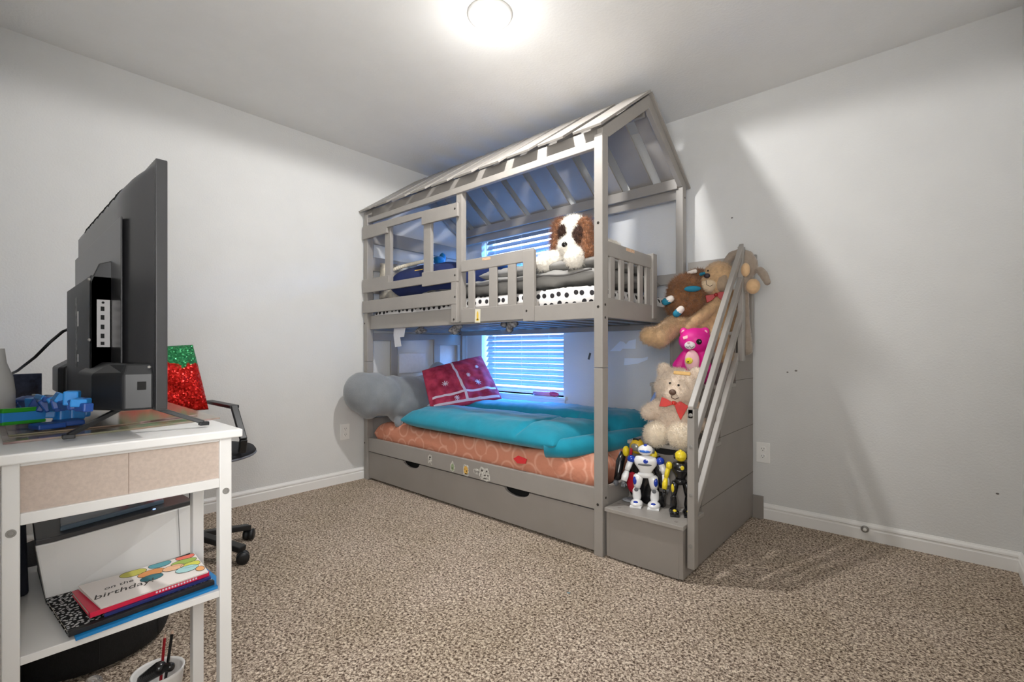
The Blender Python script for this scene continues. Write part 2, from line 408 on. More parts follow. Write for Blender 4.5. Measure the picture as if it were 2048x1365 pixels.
for k in range(10):
    xr = 2.068 - k * pit; xl = max(xr - 0.155, 0.004)
    for s, yo in ((1, YF - 0.03), (-1, YB + 0.035)):
        ye = yo; z0 = slope(YF) - 0.006 if s > 0 else slope(YB) - 0.022
        jit = random.uniform(-0.004, 0.004)
        y2 = PK.y - 0.004 * s; z1 = 2.343
        d = Vector((0, y2 - ye, z1 - z0)); nn = Vector((0, -d.z, d.y)).normalized() * (0.012 if s > 0 else -0.012)
        pl = MB().prism([(xl, ye, z0 + jit), (xr, ye, z0 + jit), (xr, y2, z1), (xl, y2, z1)], nn)
        o = bp('roof_board', pl, 0.0015)
# bunk side rails
bp('side_rail', MB().box(X0 + 0.045, 1.65, YF + 0.022, YF + 0.045, 1.115, 1.215))
bp('side_rail', MB().box(1.65, X1 - 0.046, YF + 0.002, YF + 0.045, 1.107, 1.188))
bp('side_rail', MB().box(X0 + 0.045, X1 - 0.046, YB - 0.03, YB - 0.004, 1.11, 1.20))
bp('end_rail', MB().box(X1 - 0.030, X1 - 0.004, YF + 0.052, YB - 0.05, 1.112, 1.205))
bp('end_rail', MB().box(X0 + 0.004, X0 + 0.03, YF + 0.052, YB - 0.05, 1.11, 1.20))
# front guard boards on the left half
bp('guard_board', MB().box(X0 - 0.004, 1.062, YF - 0.012, YF + 0.006, 1.236, 1.325))
def polyY(pts, y, d): return MB().prism([(x, y, z) for x, z in pts], (0, d, 0))
bp('guard_board', polyY([(X0 - 0.004, 1.385), (0.36, 1.385), (0.73, 1.385), (0.73, 1.370), (1.068, 1.372), (1.068, 1.452), (0.73, 1.462), (0.73, 1.437), (0.355, 1.437), (0.355, 1.485), (X0 - 0.004, 1.485)], YF - 0.012, 0.018))
bp('guard_board', polyY([(X0 - 0.004, 1.785), (0.335, 1.785), (0.335, 1.822), (0.725, 1.820), (0.725, 1.770), (1.072, 1.762), (1.072, 1.845), (0.40, 1.872), (X0 - 0.004, 1.880)], YF - 0.012, 0.018))
bp('window_stile', MB().box(0.285, 0.355, YF + 0.006, YF + 0.03, 1.40, 1.86))
bp('window_stile', MB().box(0.725, 0.80, YF + 0.006, YF + 0.03, 1.39, 1.86))
# small front guard with bars
bp('guard_frame', MB().box(1.087, 1.64, YF + 0.002, YF + 0.02, 1.425, 1.492).box(1.575, 1.65, YF - 0.001, YF + 0.02, 1.11, 1.482).box(1.087, 1.575, YF + 0.003, YF + 0.02, 1.122, 1.205))
for (xa, xb) in ((1.148, 1.2), (1.32, 1.38), (1.462, 1.52)):
    bp('guard_bar', MB().box(xa, xb, YF + 0.004, YF + 0.016, 1.19, 1.44))
# end guard with bars (stair side)
bp('guard_frame', MB().box(X1 - 0.028, X1 - 0.008, YF + 0.052, -0.50, 1.405, 1.475))
bp('guard_post', MB().box(X1 - 0.035, X1 + 0.004, -0.545, -0.495, 1.13, 1.487))
for yc in (-0.955, -0.86, -0.76, -0.655, -0.575):
    bp('guard_bar', MB().box(X1 - 0.026, X1 - 0.012, yc - 0.02, yc + 0.022, 1.19, 1.42))
# rear and left guards
bp('guard_board', MB().box(X0 + 0.045, X1 - 0.046, YB - 0.045, YB - 0.025, 1.37, 1.435))
for (z0, z1) in ((1.24, 1.34), (1.39, 1.50), (1.56, 1.665), (1.765, 1.87)):
    bp('end_board', MB().box(X0 + 0.008, X0 + 0.026, YF + 0.052, YB - 0.05, z0, z1))
# lower bunk: left end frame
E1 = X0 + 0.01
def polyX(pts, x, d): return MB().prism([(x, y, z) for y, z in pts], (d, 0, 0))
bp('end_board', polyX([(YF + 0.052, 1.035), (-0.80, 1.035), (-0.42, 1.052), (-0.42, 1.005), (YB - 0.05, 1.005), (YB - 0.05, 1.10), (YF + 0.052, 1.09)], E1, 0.018))
for (ya, yb) in ((-0.85, -0.79), (-0.425, -0.36), (-0.16, -0.122)):
    bp('end_stile', MB().box(E1 - 0.002, E1 + 0.016, ya, yb, 0.3, 1.06))
bp('end_rail', MB().box(E1, E1 + 0.02, YF + 0.052, YB - 0.05, 0.2, 0.45))
# lower rails
bp('side_rail', MB().box(X0 + 0.045, X1 - 0.046, YF + 0.008, YF + 0.03, 0.212, 0.312))
bp('side_rail', MB().box(X0 + 0.045, X1 - 0.046, YB - 0.03, YB - 0.008, 0.212, 0.312))
bp('end_rail', MB().box(X1 - 0.03, X1 - 0.006, YF + 0.052, YB - 0.05, 0.212, 0.312))
for i in range(13):
    x = 0.14 + i * 0.148
    bp('bed_slat', MB().box(x, x + 0.07, YF + 0.03, YB - 0.03, 1.128, 1.142), 0.001)
bp('slat_ledge', MB().box(X0 + 0.05, X1 - 0.05, YB - 0.055, YB - 0.032, 1.09, 1.126))
bp('slat_ledge', MB().box(X0 + 0.05, X1 - 0.05, YF + 0.046, YF + 0.066, 1.116, 1.127))
for i in range(13):
    x = 0.14 + i * 0.148
    bp('bed_slat', MB().box(x, x + 0.07, YF + 0.03, YB - 0.03, 0.240, 0.254), 0.001)
# bolts
for (x, z) in ((2.032, 1.55), (2.032, 1.16), (2.03, 0.24), (1.6, 1.165), (1.05, 1.81), (1.05, 1.41), (1.05, 1.28), (1.04, 1.145), (0.03, 1.16), (0.03, 0.27)):
    y = YF if x > 1.1 or x < .1 else YF - 0.012
    build('bolt', MB().lathe([(0.0065, 0), (0.0065, 0.0015), (0.004, 0.002)], (x, y + 0.0005, z), 14, rotx(R(90))), mat('dark_bolt', (70, 66, 62), 0.4, metal=0.6), bed)
for (y, z) in ((-1.045, 1.17), (-1.045, 1.11), (-1.04, 0.27), (-0.09, 1.90)):
    build('bolt', MB().lathe([(0.006, 0), (0.006, 0.0015), (0.004, 0.002)], (X1 + 0.0 - 0.0005, y, z), 14, roty(R(90))), MATS['dark_bolt'], bed)
# trundle drawer with two half-moon grips
tr = MB(); pts = [(0.066, 0.016), (2.005, 0.016), (2.005, 0.206)]
for cx in (1.52, 0.585):
    for k in range(0, 13):
        a = math.pi * k / 12
        pts.append((cx + 0.088 * math.cos(a), 0.206 - 0.036 * math.sin(a)))
pts.append((0.066, 0.206))
tr.prism([(x, YF + 0.012, z) for x, z in pts], (0, 0.018, 0))
td = build('trundle_drawer', tr, M_bed_d, bed, bevel=0.0015)
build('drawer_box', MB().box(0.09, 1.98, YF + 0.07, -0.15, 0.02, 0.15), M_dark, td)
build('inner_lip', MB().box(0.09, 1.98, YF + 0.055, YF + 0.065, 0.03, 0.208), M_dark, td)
# stickers on the rails
M_sw = mat('sticker_white', (226, 224, 216), 0.5, c2=(150, 146, 138), scale=90)
def sticker(name, pts, y, m, label, details=None):
    o = build(name, MB().prism([(x, y, z) for x, z in pts], (0, -0.0006, 0)), m)
    tag(o, label, 'sticker')
    for nm, mm, pl in (details or []):
        build(nm, MB().prism([(x, y - 0.0006, z) for x, z in pl], (0, -0.0004, 0)), mm, o)
    return o
def oval(cx, cz, rx, rz, n=16, a0=0): return [(cx + rx * math.cos(2 * math.pi * k / n + a0), cz + rz * math.sin(2 * math.pi * k / n + a0)) for k in range(n)]
yS = YF + 0.0078
M_ink = mat('ink_dark', (60, 56, 52), 0.6); M_gold = mat('ink_gold', (226, 178, 88), 0.5); M_green = mat('ink_sage', (150, 166, 128), 0.6)
sticker('sticker', [(0.772, 0.228), (0.79, 0.245), (0.808, 0.226), (0.81, 0.262), (0.806, 0.286), (0.79, 0.292), (0.772, 0.282), (0.77, 0.262)], yS, M_sw, 'torn white dog-shaped sticker, farthest left on the lower bed rail',
        [('spot', M_ink, oval(0.79, 0.274, 0.010, 0.005)), ('spot', M_ink, oval(0.785, 0.262, 0.005, 0.004))])
sticker('sticker', [(0.985, 0.228), (1.006, 0.215), (1.028, 0.228), (1.03, 0.25), (1.008, 0.288), (0.988, 0.258)], yS, M_sw, 'pointed white sticker with sage green pattern on the lower bed rail',
        [('print', M_green, oval(1.008, 0.246, 0.014, 0.022)), ('print', M_ink, oval(1.005, 0.240, 0.005, 0.006))])
sticker('sticker', [(1.104, 0.22), (1.112, 0.214), (1.142, 0.212), (1.150, 0.222), (1.150, 0.272), (1.142, 0.280), (1.11, 0.280), (1.103, 0.270)], yS, M_sw, 'rounded square sticker with orange animal face on the lower bed rail',
        [('print', M_gold, oval(1.126, 0.247, 0.018, 0.026)), ('print', M_ink, oval(1.134, 0.243, 0.004, 0.005)), ('print', M_ink, oval(1.118, 0.253, 0.003, 0.004)), ('print', M_ink, oval(1.128, 0.226, 0.012, 0.003))])
o = sticker('sticker', oval(1.215, 0.255, 0.026, 0.017), yS, M_sw, 'white lettering sticker left of the spotted dog sticker on the lower rail',
        [('letter', M_ink, oval(1.20 + i * 0.011, 0.255 - i * 0.001, 0.002, 0.009)) for i in range(4)])
sticker('sticker', [(1.238, 0.235), (1.262, 0.214), (1.30, 0.212), (1.328, 0.222), (1.322, 0.262), (1.305, 0.288), (1.28, 0.284), (1.252, 0.29), (1.24, 0.27)], yS - 0.0002, M_sw, 'large white spotted dog sticker, farthest right on the lower bed rail',
        [('spot', M_ink, oval(1.262, 0.268, 0.007, 0.006)), ('spot', M_ink, oval(1.30, 0.27, 0.006, 0.005)), ('nose', M_ink, oval(1.286, 0.244, 0.006, 0.005)), ('mouth', M_ink, oval(1.284, 0.226, 0.015, 0.003)), ('spot', M_ink, oval(1.31, 0.245, 0.004, 0.006)), ('spot', M_ink, oval(1.252, 0.24, 0.003, 0.009))])
sticker('sticker', [(1.208, 1.120), (1.252, 1.117), (1.254, 1.196), (1.211, 1.198)], YF + 0.0025, mat('sticker_cream', (226, 220, 196), 0.5), 'cream sticker with a yellow figure on the upper bunk rail',
        [('print', mat('ink_yellow', (226, 190, 70), 0.5), oval(1.231, 1.158, 0.008, 0.026)), ('print', MATS['ink_yellow'], oval(1.231, 1.135, 0.014, 0.006))])
M_warn = mat('label_orange', (205, 160, 120), 0.5, c2=(222, 196, 168), scale=120)
sticker('warning_label', [(1.27, 1.472), (1.335, 1.470), (1.335, 1.484), (1.27, 1.486)], YF + 0.0018, M_warn, 'small orange and beige warning label on the front guard rail')
o = build('warning_label', MB().prism([(X1 - 0.0078, -0.83, 1.456), (X1 - 0.0078, -0.74, 1.456), (X1 - 0.0078, -0.74, 1.472), (X1 - 0.0078, -0.83, 1.472)], (0.0006, 0, 0)), M_warn)
tag(o, 'small orange warning label on the end guard rail beside the stairs', 'sticker')

# ------------------------------------------------------------------ stairs
SX0, SX1 = 2.068, 2.425
st = thing('storage_stairs', 'grey wooden storage stairs with diagonal handrail at the end of the bunk bed', 'bunk stairs', (2.25, -0.57, 0))
steps = [(-1.07, 0.235), (-0.85, 0.515), (-0.60, 0.785), (-0.36, 1.055)]
side = [(-1.055, 0.01)]
for i, (y, z) in enumerate(steps):
    side.append((y + 0.012, z - 0.018)); side.append(((steps[i + 1][0] if i < 3 else -0.03) + 0.012, z - 0.018))
side[-1] = (-0.03, 1.037); side.append((-0.03, 0.01))
build('side_panel', polyX(side, SX0, 0.018), M_bed_d, st, bevel=0.0015)
sp = MB()
zs = [0.0, 0.275, 0.545, 0.80, 1.04]
def clip_stair(z): # front Y limit at height z for outer panel
    for (y, zz) in steps:
        if z <= zz + 1e-6: return y + 0.012
    return -0.36
outer = []
ylist = [(-1.058, 0.0, 0.217), (-0.838, 0.217, 0.497), (-0.588, 0.497, 0.767), (-0.348, 0.767, 1.037)]
build('side_panel', polyX(side, SX1 - 0.018, 0.018), M_bed_d, st, bevel=0.0015)
# seams between the stacked boards of the outer side
sm = MB()
for (z, y0) in ((0.262, -0.98), (0.535, -0.82), (0.80, -0.57)):
    sm.box(SX1 - 0.0005, SX1 + 0.0008, y0, -0.03, z - 0.0012, z + 0.0012)
build('panel_seam', sm, mat('seam', (92, 86, 80), 0.8), st)
for i, (y, z) in enumerate(steps):
    ye = steps[i + 1][0] + 0.02 if i < 3 else -0.03
    build('tread', MB().box(SX0 - 0.004, SX1 + (0.006 if i == 0 else 0.0), y, ye, z - 0.018, z), M_bed, st, bevel=0.0025)
    zb = 0.008 if i == 0 else steps[i - 1][1]
    build('riser', MB().box(SX0 + 0.018, SX1 - 0.018, y + 0.014, y + 0.026, zb, z - 0.018), M_bed_d, st, bevel=0.001)
for i in (1, 2):
    y, z = steps[i]
    build('grip_hole', MB().prism([(2.25 + 0.075 * math.cos(math.pi * k / 10), y + 0.0135, z - 0.019 - 0.03 * math.sin(math.pi * k / 10)) for k in range(11)], (0, 0.004, 0)), M_dark, st)
for (x, y) in ((2.12, -1.03), (2.385, -1.03), (2.09, -0.98)):
    build('bolt', MB().lathe([(0.008, 0), (0.008, 0.001)], (x, y, 0.2352), 14), M_bed_d, st)
# railing on the outer side
XR = SX1 + 0.008
def rp(nm, mb): return build(nm, mb, M_bed, st, bevel=0.003)
rp('rail_post', MB().box(XR, XR + 0.03, -1.035, -0.99, 0.055, 0.715))
rp('rail_post', MB().box(XR, XR + 0.028, -0.35, -0.31, 0.90, 1.50))
dv = Vector((0, -0.345 + 1.035, 1.475 - 0.70)); sl = dv.z / dv.y
for (zo, ya, yb) in ((0.0, -1.035, -0.33), (-0.155, -1.005, -0.33), (-0.33, -1.005, -0.33), (-0.47, -0.99, -0.42)):
    p0 = Vector((XR + 0.014, ya, 0.70 + (ya + 1.035) * sl + zo)); p1 = Vector((XR + 0.014, yb, 0.70 + (yb + 1.035) * sl + zo))
    rp('hand_rail', MB().prism([p0 + Vector((-0.012, 0, -0.025)), p0 + Vector((-0.012, 0, 0.025)), p1 + Vector((-0.012, 0, 0.025)), p1 + Vector((-0.012, 0, -0.025))], (0.024, 0, 0)))
rp('back_rail', MB().box(SX0, XR + 0.02, -0.075, -0.05, 1.43, 1.50))
rp('back_rail_post', MB().box(XR - 0.02, XR + 0.005, -0.09, -0.05, 1.0, 1.50))
for (y, z) in ((-1.012, 0.69), (-1.012, 0.56), (-1.012, 0.36), (-1.012, 0.15)):
    build('bolt', MB().lathe([(0.008, 0), (0.008, 0.002), (0.004, 0.003)], (XR + 0.015, -1.0352, z), 14, rotx(R(90))), M_steel, st)
o = build('board_offcut', MB().box(2.40, 2.478, -0.034, -0.016, 0.0, 0.128), M_bed_d, bevel=0.002)
tag(o, 'small grey board end standing against the baseboard behind the stairs', 'board')

# ------------------------------------------------------------------ bedding
def pattern_mat(name, base, dot, scale, thr, kind='dots', rough=0.9):
    m = bpy.data.materials.new(name); m.use_nodes = True; nt = m.node_tree; b = nt.nodes['Principled BSDF']; L = nt.links.new
    tc = nt.nodes.new('ShaderNodeTexCoord'); v = nt.nodes.new('ShaderNodeTexVoronoi'); v.inputs['Scale'].default_value = scale
    v.inputs['Randomness'].default_value = 0.35 if kind == 'dots' else 0.9
    sp_x = nt.nodes.new('ShaderNodeSeparateXYZ'); ad = nt.nodes.new('ShaderNodeMath'); ad.operation = 'ADD'; cb = nt.nodes.new('ShaderNodeCombineXYZ')
    L(tc.outputs['Object'], sp_x.inputs[0]); L(sp_x.outputs['X'], ad.inputs[0]); L(sp_x.outputs['Y'], ad.inputs[1]); L(ad.outputs[0], cb.inputs[0])
    L(sp_x.outputs['Z'], cb.inputs[1]); v.voronoi_dimensions = '2D'
    if kind == 'flat': L(tc.outputs['Object'], v.inputs['Vector'])
    else: L(cb.outputs[0], v.inputs['Vector'])
    r = nt.nodes.new('ShaderNodeValToRGB'); e = r.color_ramp.elements
    if kind in ('dots', 'flat'):
        e[0].position = thr; e[0].color = (*srgb(dot), 1); e[1].position = thr + 0.04; e[1].color = (*srgb(base), 1)
    else:
        e[0].position = thr - 0.10; e[0].color = (*srgb(base), 1); e[1].position = thr + 0.06; e[1].color = (*srgb(base), 1)
        x = e.new(thr - 0.04); x.color = (*srgb(dot), 1); x = e.new(thr); x.color = (*srgb(dot), 1)
    L(v.outputs['Distance'], r.inputs['Fac']); L(r.outputs['Color'], b.inputs['Base Color'])
    n2 = nt.nodes.new('ShaderNodeTexNoise'); n2.inputs['Scale'].default_value = 14; n2.inputs['Detail'].default_value = 3
    L(tc.outputs['Object'], n2.inputs['Vector'])
    bpn = nt.nodes.new('ShaderNodeBump'); bpn.inputs['Strength'].default_value = 0.5; bpn.inputs['Distance'].default_value = 0.02
    L(n2.outputs['Fac'], bpn.inputs['Height']); L(bpn.outputs['Normal'], b.inputs['Normal'])
    b.inputs['Roughness'].default_value = rough; b.inputs['Specular IOR Level'].default_value = 0.2
    return m
M_orange = pattern_mat('orange_printed_sheet', (206, 138, 112), (220, 162, 138), 9, 0.45, 'rings')
M_dots = pattern_mat('white_sheet_black_dots', (226, 223, 220), (44, 42, 44), 21, 0.27)
M_teal = mat('teal_cotton', (0, 142, 168), 0.85, 0.05, 12, 0.35, 40, sheen=0.2)
M_grey_f = mat('grey_quilt', (140, 138, 134), 0.85, 0.08, 8, 0.4, 35)
M_navy = mat('navy_blanket', (22, 38, 88), 0.9, 0.1, 10, 0.3, 60)
M_cream = mat('cream_patterned_pillowcase', (232, 222, 198), 0.9, c2=(96, 90, 92), scale=9, bump=0.3, bscale=40)
def wrk(amp, sx, sy, seed=0):
    return lambda u, v, s: amp * nz(u * sx, v * sy, seed, 1, seed)
o = puff('lower_mattress', [(0.10, -1.032, 0.345), (2.0, -1.032, 0.345), (2.0, -0.13, 0.345), (0.10, -0.13, 0.345)], 0.085, M_orange, p=(26, 22), nx=70, ny=34, wr=wrk(0.02, 16, 7, 3))
tag(o, 'twin mattress in an orange printed sheet on the lower bunk', 'mattress')
# one red heart on the sheet
o = build('heart_patch', MB().prism([(1.53, -1.058, 0.392), (1.50, -1.062, 0.372), (1.53, -1.064, 0.352), (1.585, -1.062, 0.358), (1.59, -1.058, 0.382)], (0, 0.004, 0)), mat('red_print', (196, 40, 44), 0.8), o)
o = puff('upper_mattress', [(0.08, -1.02, 1.215), (2.005, -1.02, 1.215), (2.005, -0.14, 1.215), (0.08, -0.14, 1.215)], 0.069, M_dots, p=(26, 22), nx=60, ny=30, wr=wrk(0.012, 14, 6, 9))
tag(o, 'mattress in a white sheet with black dots on the upper bunk', 'mattress')

# teal comforter folded in strips
def teal_wr(u, v, s):
    if s < 0: return 0
    r = 0.0
    r -= 0.065 * math.exp(-((v - 0.46 - 0.05 * u) / 0.045) ** 2); r += 0.018 * (v > 0.52)
    if v < 0.55: r -= 0.03 * math.exp(-((u - 0.80) / 0.012) ** 2)
    r += 0.010 * nz(u * 9, v * 12, 1, 1, 4) + 0.006 * nz(u * 60 + v * 20, v * 8, 0, 1, 2) * (1 if v > 0.5 else 0.25)
    return r
o = puff('comforter', [(0.45, -1.05, 0.478), (1.77, -1.07, 0.478), (1.965, -0.16, 0.50), (0.36, -0.16, 0.485)], 0.085, M_teal, p=(14, 6), nx=130, ny=70, wr=teal_wr, botk=0.7)
tag(o, 'thick teal comforter folded over the lower bunk mattress', 'comforter')
build('folded_roll', MB().tube([(1.70, -1.035, 0.45), (1.80, -0.99, 0.46), (1.87, -0.82, 0.465), (1.93, -0.55, 0.465), (1.955, -0.30, 0.465)], [0.045, 0.05, 0.055, 0.055, 0.04], 20), M_teal, o, smooth=True)

# plush / pillows on lower bunk
M_gplush = mat('blue_grey_plush', (128, 132, 136), 0.95, 0.06, 14, 0.5, 160, sheen=0.4)
b = MB()
b.ell((0.215, -1.205, 0.665), (0.13, 0.12, 0.145), rotz(0.3)).ell((0.25, -1.17, 0.62), (0.11, 0.10, 0.145)).ell((0.26, -0.85, 0.62), (0.13, 0.24, 0.15)).ell((0.275, -1.06, 0.63), (0.125, 0.13, 0.14)).ell((0.235, -1.12, 0.665), (0.12, 0.13, 0.14)).ell((0.25, -0.98, 0.64), (0.11, 0.13, 0.14))
b.ell((0.28, -1.10, 0.66), (0.09, 0.10, 0.085))
b.cap((0.26, -1.0, 0.63), (0.20, -0.55, 0.66), 0.115, 0.12); b.cap((0.30, -0.96, 0.50), (0.36, -0.60, 0.50), 0.075, 0.08)
b.cap((0.22, -0.62, 0.66), (0.14, -0.46, 0.80), 0.11, 0.07); b.cap((0.30, -0.96, 0.56), (0.27, -0.45, 0.56), 0.11, 0.11)
b.cap((0.34, -0.98, 0.46), (0.36, -1.0, 0.44), 0.035)
o = fuzzy('plush_pillow', b, M_gplush, vox=0.011, disp=0.0015, dscale=0.05, sm=12)
tag(o, 'large blue-grey plush animal pillow poking its round snout past the bed post', 'plush pillow')

def snow_mat():
    m = mat('red_winter_print', (204, 66, 98), 0.9, c2=(150, 34, 62), scale=16, bump=0.4, bscale=26); return m
M_red = snow_mat()
c00, c10, c11, c01 = at(862, 822, Y=-0.86), at(1004, 798, Y=-0.36), at(962, 712, Y=-0.28), at(844, 742, Y=-0.78)
o = puff('red_pillow', [c00, c10, c11, c01], 0.062, [M_red], p=(3, 3), nx=60, ny=44, wr=wrk(0.016, 9, 7, 5))
tag(o, 'red plaid pillow with white snowflakes leaning under the window', 'pillow')
M_snow = mat('white_print', (224, 208, 222), 0.9)
C = [Vector(x) for x in (c00, c10, c11, c01)]; NR = ((C[1] - C[0]).cross(C[3] - C[0])).normalized()
if NR.dot(CAM - C[0]) < 0: NR = -NR
def on_p(u, v, off=0.0):
    e = max(0, 1 - abs(2 * u - 1) ** 3) ** .5 * max(0, 1 - abs(2 * v - 1) ** 3) ** .5
    s = 1 if NR.dot((C[1] - C[0]).cross(C[3] - C[0])) > 0 else -1
    h = 0.062 * e + 0.016 * nz(u * 9, v * 7, 5, 1, 5) * min(1, e * 1.2)
    return C[0] * (1 - u) * (1 - v) + C[1] * u * (1 - v) + C[2] * u * v + C[3] * (1 - u) * v + NR * (h + off)
def ribbon_on(name, uv0, uv1, wd, parent, m):
    b = MB(); N = 40; vs = []
    for k in range(N + 1):
        t = k / N; u = uv0[0] + (uv1[0] - uv0[0]) * t; v = uv0[1] + (uv1[1] - uv0[1]) * t
        du, dv_ = (-(uv1[1] - uv0[1]), (uv1[0] - uv0[0])); l = math.hypot(du, dv_); du /= l; dv_ /= l
        vs.append((on_p(u - du * wd, v - dv_ * wd, 0.0015), on_p(u + du * wd, v + dv_ * wd, 0.0015)))
    for k in range(N): b._f([vs[k][0], vs[k][1], vs[k + 1][1], vs[k + 1][0]], [(0, 1, 2, 3)])
    return build(name, b, m, parent, weld=True, smooth=True)
ribbon_on('stripe', (0.04, 0.22), (0.96, 0.20), 0.022, o, M_snow)
ribbon_on('stripe', (0.50, 0.03), (0.44, 0.97), 0.018, o, M_snow)
ribbon_on('stripe', (0.04, 0.06), (0.97, 0.04), 0.02, o, M_snow)
for (u, v, r_) in ((0.25, 0.46, 0.05), (0.72, 0.36, 0.05), (0.62, 0.55, 0.035), (0.36, 0.12, 0.04), (0.8, 0.7, 0.03)):
    for k in range(4):
        a = math.pi * k / 4; ribbon_on('snowflake', (u - r_ * math.cos(a), v - r_ * 1.2 * math.sin(a)), (u + r_ * math.cos(a), v + r_ * 1.2 * math.sin(a)), 0.006, o, M_snow)
o = puff('white_pillow', [(0.40, -0.78, 0.55), (0.70, -0.52, 0.55), (0.62, -0.30, 0.60), (0.34, -0.45, 0.60)], 0.045, mat('pale_pillowcase', (205, 212, 226), 0.9, 0.05, 10, 0.3, 40), p=(3, 3), nx=36, ny=28, wr=wrk(0.01, 7, 5, 2))
tag(o, 'pale pillow lying under the red snowflake pillow', 'pillow')

# bedding on the upper bunk
def quilt_wr(u, v, s): return 0.012 * nz(u * 9, v * 9, 2, 1, 8) + 0.008 * nz(u * 40, v * 5, 0, 1, 3)
o = puff('grey_quilt', [(0.62, -1.005, 1.335), (1.99, -1.005, 1.338), (1.99, -0.30, 1.345), (0.62, -0.30, 1.345)], 0.048, M_grey_f, p=(14, 8), nx=90, ny=40, wr=quilt_wr)
tag(o, 'grey quilt spread over the dotted mattress of the upper bunk', 'quilt')
build('piping', MB().tube([(0.70 + i * 0.042, -1.009 + 0.003 * math.sin(i), 1.345 + 0.006 * math.sin(i * 0.9)) for i in range(31)], 0.005, 8), mat('piping_grey', (92, 90, 88), 0.8), o, smooth=True)
o = puff('grey_quilt', [(1.15, -0.98, 1.405), (1.99, -0.98, 1.405), (1.985, -0.40, 1.41), (1.15, -0.40, 1.41)], 0.036, M_grey_f, p=(10, 6), nx=60, ny=34, wr=quilt_wr)
tag(o, 'grey quilt folded double under the plush puppy', 'quilt')
o = puff('navy_blanket', [(0.27, -1.035, 1.425), (1.03, -1.035, 1.40), (1.0, -0.4, 1.47), (0.27, -0.4, 1.51)], 0.12, M_navy, p=(6, 5), nx=60, ny=40, wr=wrk(0.03, 6, 5, 6))
tag(o, 'navy blue blanket with cream scalloped edge heaped on the upper bunk', 'blanket')
sc = MB()
for i in range(22):
    t = i / 21; sc.ell(at(779 + 84 * t, 547 - 27 * t ** 0.6, Y=-0.99 + 0.16 * t), (0.018, 0.016, 0.014), sub=2)
build('scalloped_edge', sc, mat('cream_trim', (228, 218, 196), 0.9), o, smooth=True)
build('yellow_patch', MB().obox(at(838, 543, Y=-1.0), 0.09, 0.012, 0.025), mat('yellow_felt', (224, 184, 92), 0.9), o, bevel=0.005)
build('red_patch', MB().ell(at(825, 559, Y=-1.0), (0.05, 0.02, 0.022)), mat('red_felt', (196, 58, 48), 0.9), o, smooth=True)
o = puff('cream_pillow', [(0.10, -0.99, 1.34), (0.22, -0.62, 1.34), (0.16, -0.60, 1.62), (0.08, -0.97, 1.62)], 0.06, M_cream, p=(3, 3), nx=36, ny=30, wr=wrk(0.012, 6, 6, 1))
tag(o, 'cream pillow with dark sketched pattern upright behind the left bed post', 'pillow')
o = puff('cream_pillow', [(0.14, -0.86, 1.46), (0.34, -0.30, 1.50), (0.22, -0.22, 1.66), (0.10, -0.70, 1.62)], 0.055, mat('cream_blue_case', (226, 220, 205), 0.9, c2=(72, 84, 120), scale=8, bump=0.3), p=(3, 3), nx=36, ny=30, wr=wrk(0.012, 6, 6, 4))
tag(o, 'cream and blue pillow lying above the navy blanket', 'pillow')
b = MB().ell((0.16, -0.47, 1.70), (0.04, 0.06, 0.035)).ell((0.15, -0.42, 1.73), (0.03, 0.03, 0.045))
o = fuzzy('blue_plush', b, mat('bright_blue_plush', (22, 126, 176), 0.95, 0.15, 30, sheen=0.3), vox=0.008, disp=0.003)
tag(o, 'small bright blue plush toy on top of the upper bunk pillows', 'plush toy')
# photo stuck inside the left end board
p = at(841, 498, X=0.047)
o = build('photo_print', MB().box(X0 + 0.0265, X0 + 0.0275, -0.60, -0.49, 1.60, 1.66), M_paper); tag(o, 'small printed card stuck on the inner end board of the upper bunk', 'card')
build('print', MB().lathe([(0.018, 0), (0.018, 0.0006)], (X0 + 0.0276, -0.57, 1.63), 16, roty(R(90))).lathe([(0.016, 0), (0.016, 0.0006)], (X0 + 0.0276, -0.525, 1.63), 16, roty(R(90))), mat('ink_brown', (120, 84, 66), 0.7), o)

# papers on the lower bunk end, wall scraps, strips
o = build('drawing_sheet', MB().box(E1 + 0.0165, E1 + 0.0175, -0.775, -0.515, 0.78, 0.935), M_paper); tag(o, 'white drawing sheet pinned on the headboard above the plush pillow', 'paper')
b = MB().prism([at(788, 655, Y=-1.0), at(811, 655, Y=-1.0), at(808, 674, Y=-1.0), at(800, 675, Y=-1.0), at(803, 693, Y=-1.0), at(790, 695, Y=-1.0), at(787, 671, Y=-1.0)], (0, 0.001, 0))
o = build('paper_strips', b, M_paper); tag(o, 'white paper strips hanging from the upper bunk slats at left', 'paper')
M_tape = mat('blue_paper_scrap', (236, 244, 255), 0.8)
for pts, lab in (([(1220, 703), (1240, 683), (1247, 684), (1252, 689), (1258, 682), (1272, 679), (1271, 698), (1245, 698), (1241, 703)], 'ragged paper scrap taped on the wall above the comforter, upper of two'),
                 ([(1249, 717), (1285, 717), (1296, 714), (1295, 720), (1275, 728), (1248, 731)], 'ragged paper scrap taped on the wall above the comforter, lower of two')):
    o = build('paper_scrap', MB().prism([at(x, y, Y=-0.0005) for x, y in pts], (0, -0.001, 0)), M_tape); tag(o, lab, 'paper')
p = at(1179, 713, Y=0)
o = build('wall_chip', MB().obox((p.x, -0.001, p.z), 0.016, 0.002, 0.05, roty(0.3)), mat('chip', (86, 84, 80), 0.8)); o.name = 'trim_2'; o['kind'] = 'structure'
p = at(1112, 791, Y=-0.01)
b = MB().tube([(p.x - 0.14, -0.012, WZ0 + 0.022), (p.x + 0.02, -0.012, WZ0 + 0.022)], 0.018, 12).ell((p.x + 0.07, -0.012, WZ0 + 0.024), (0.05, 0.02, 0.022))
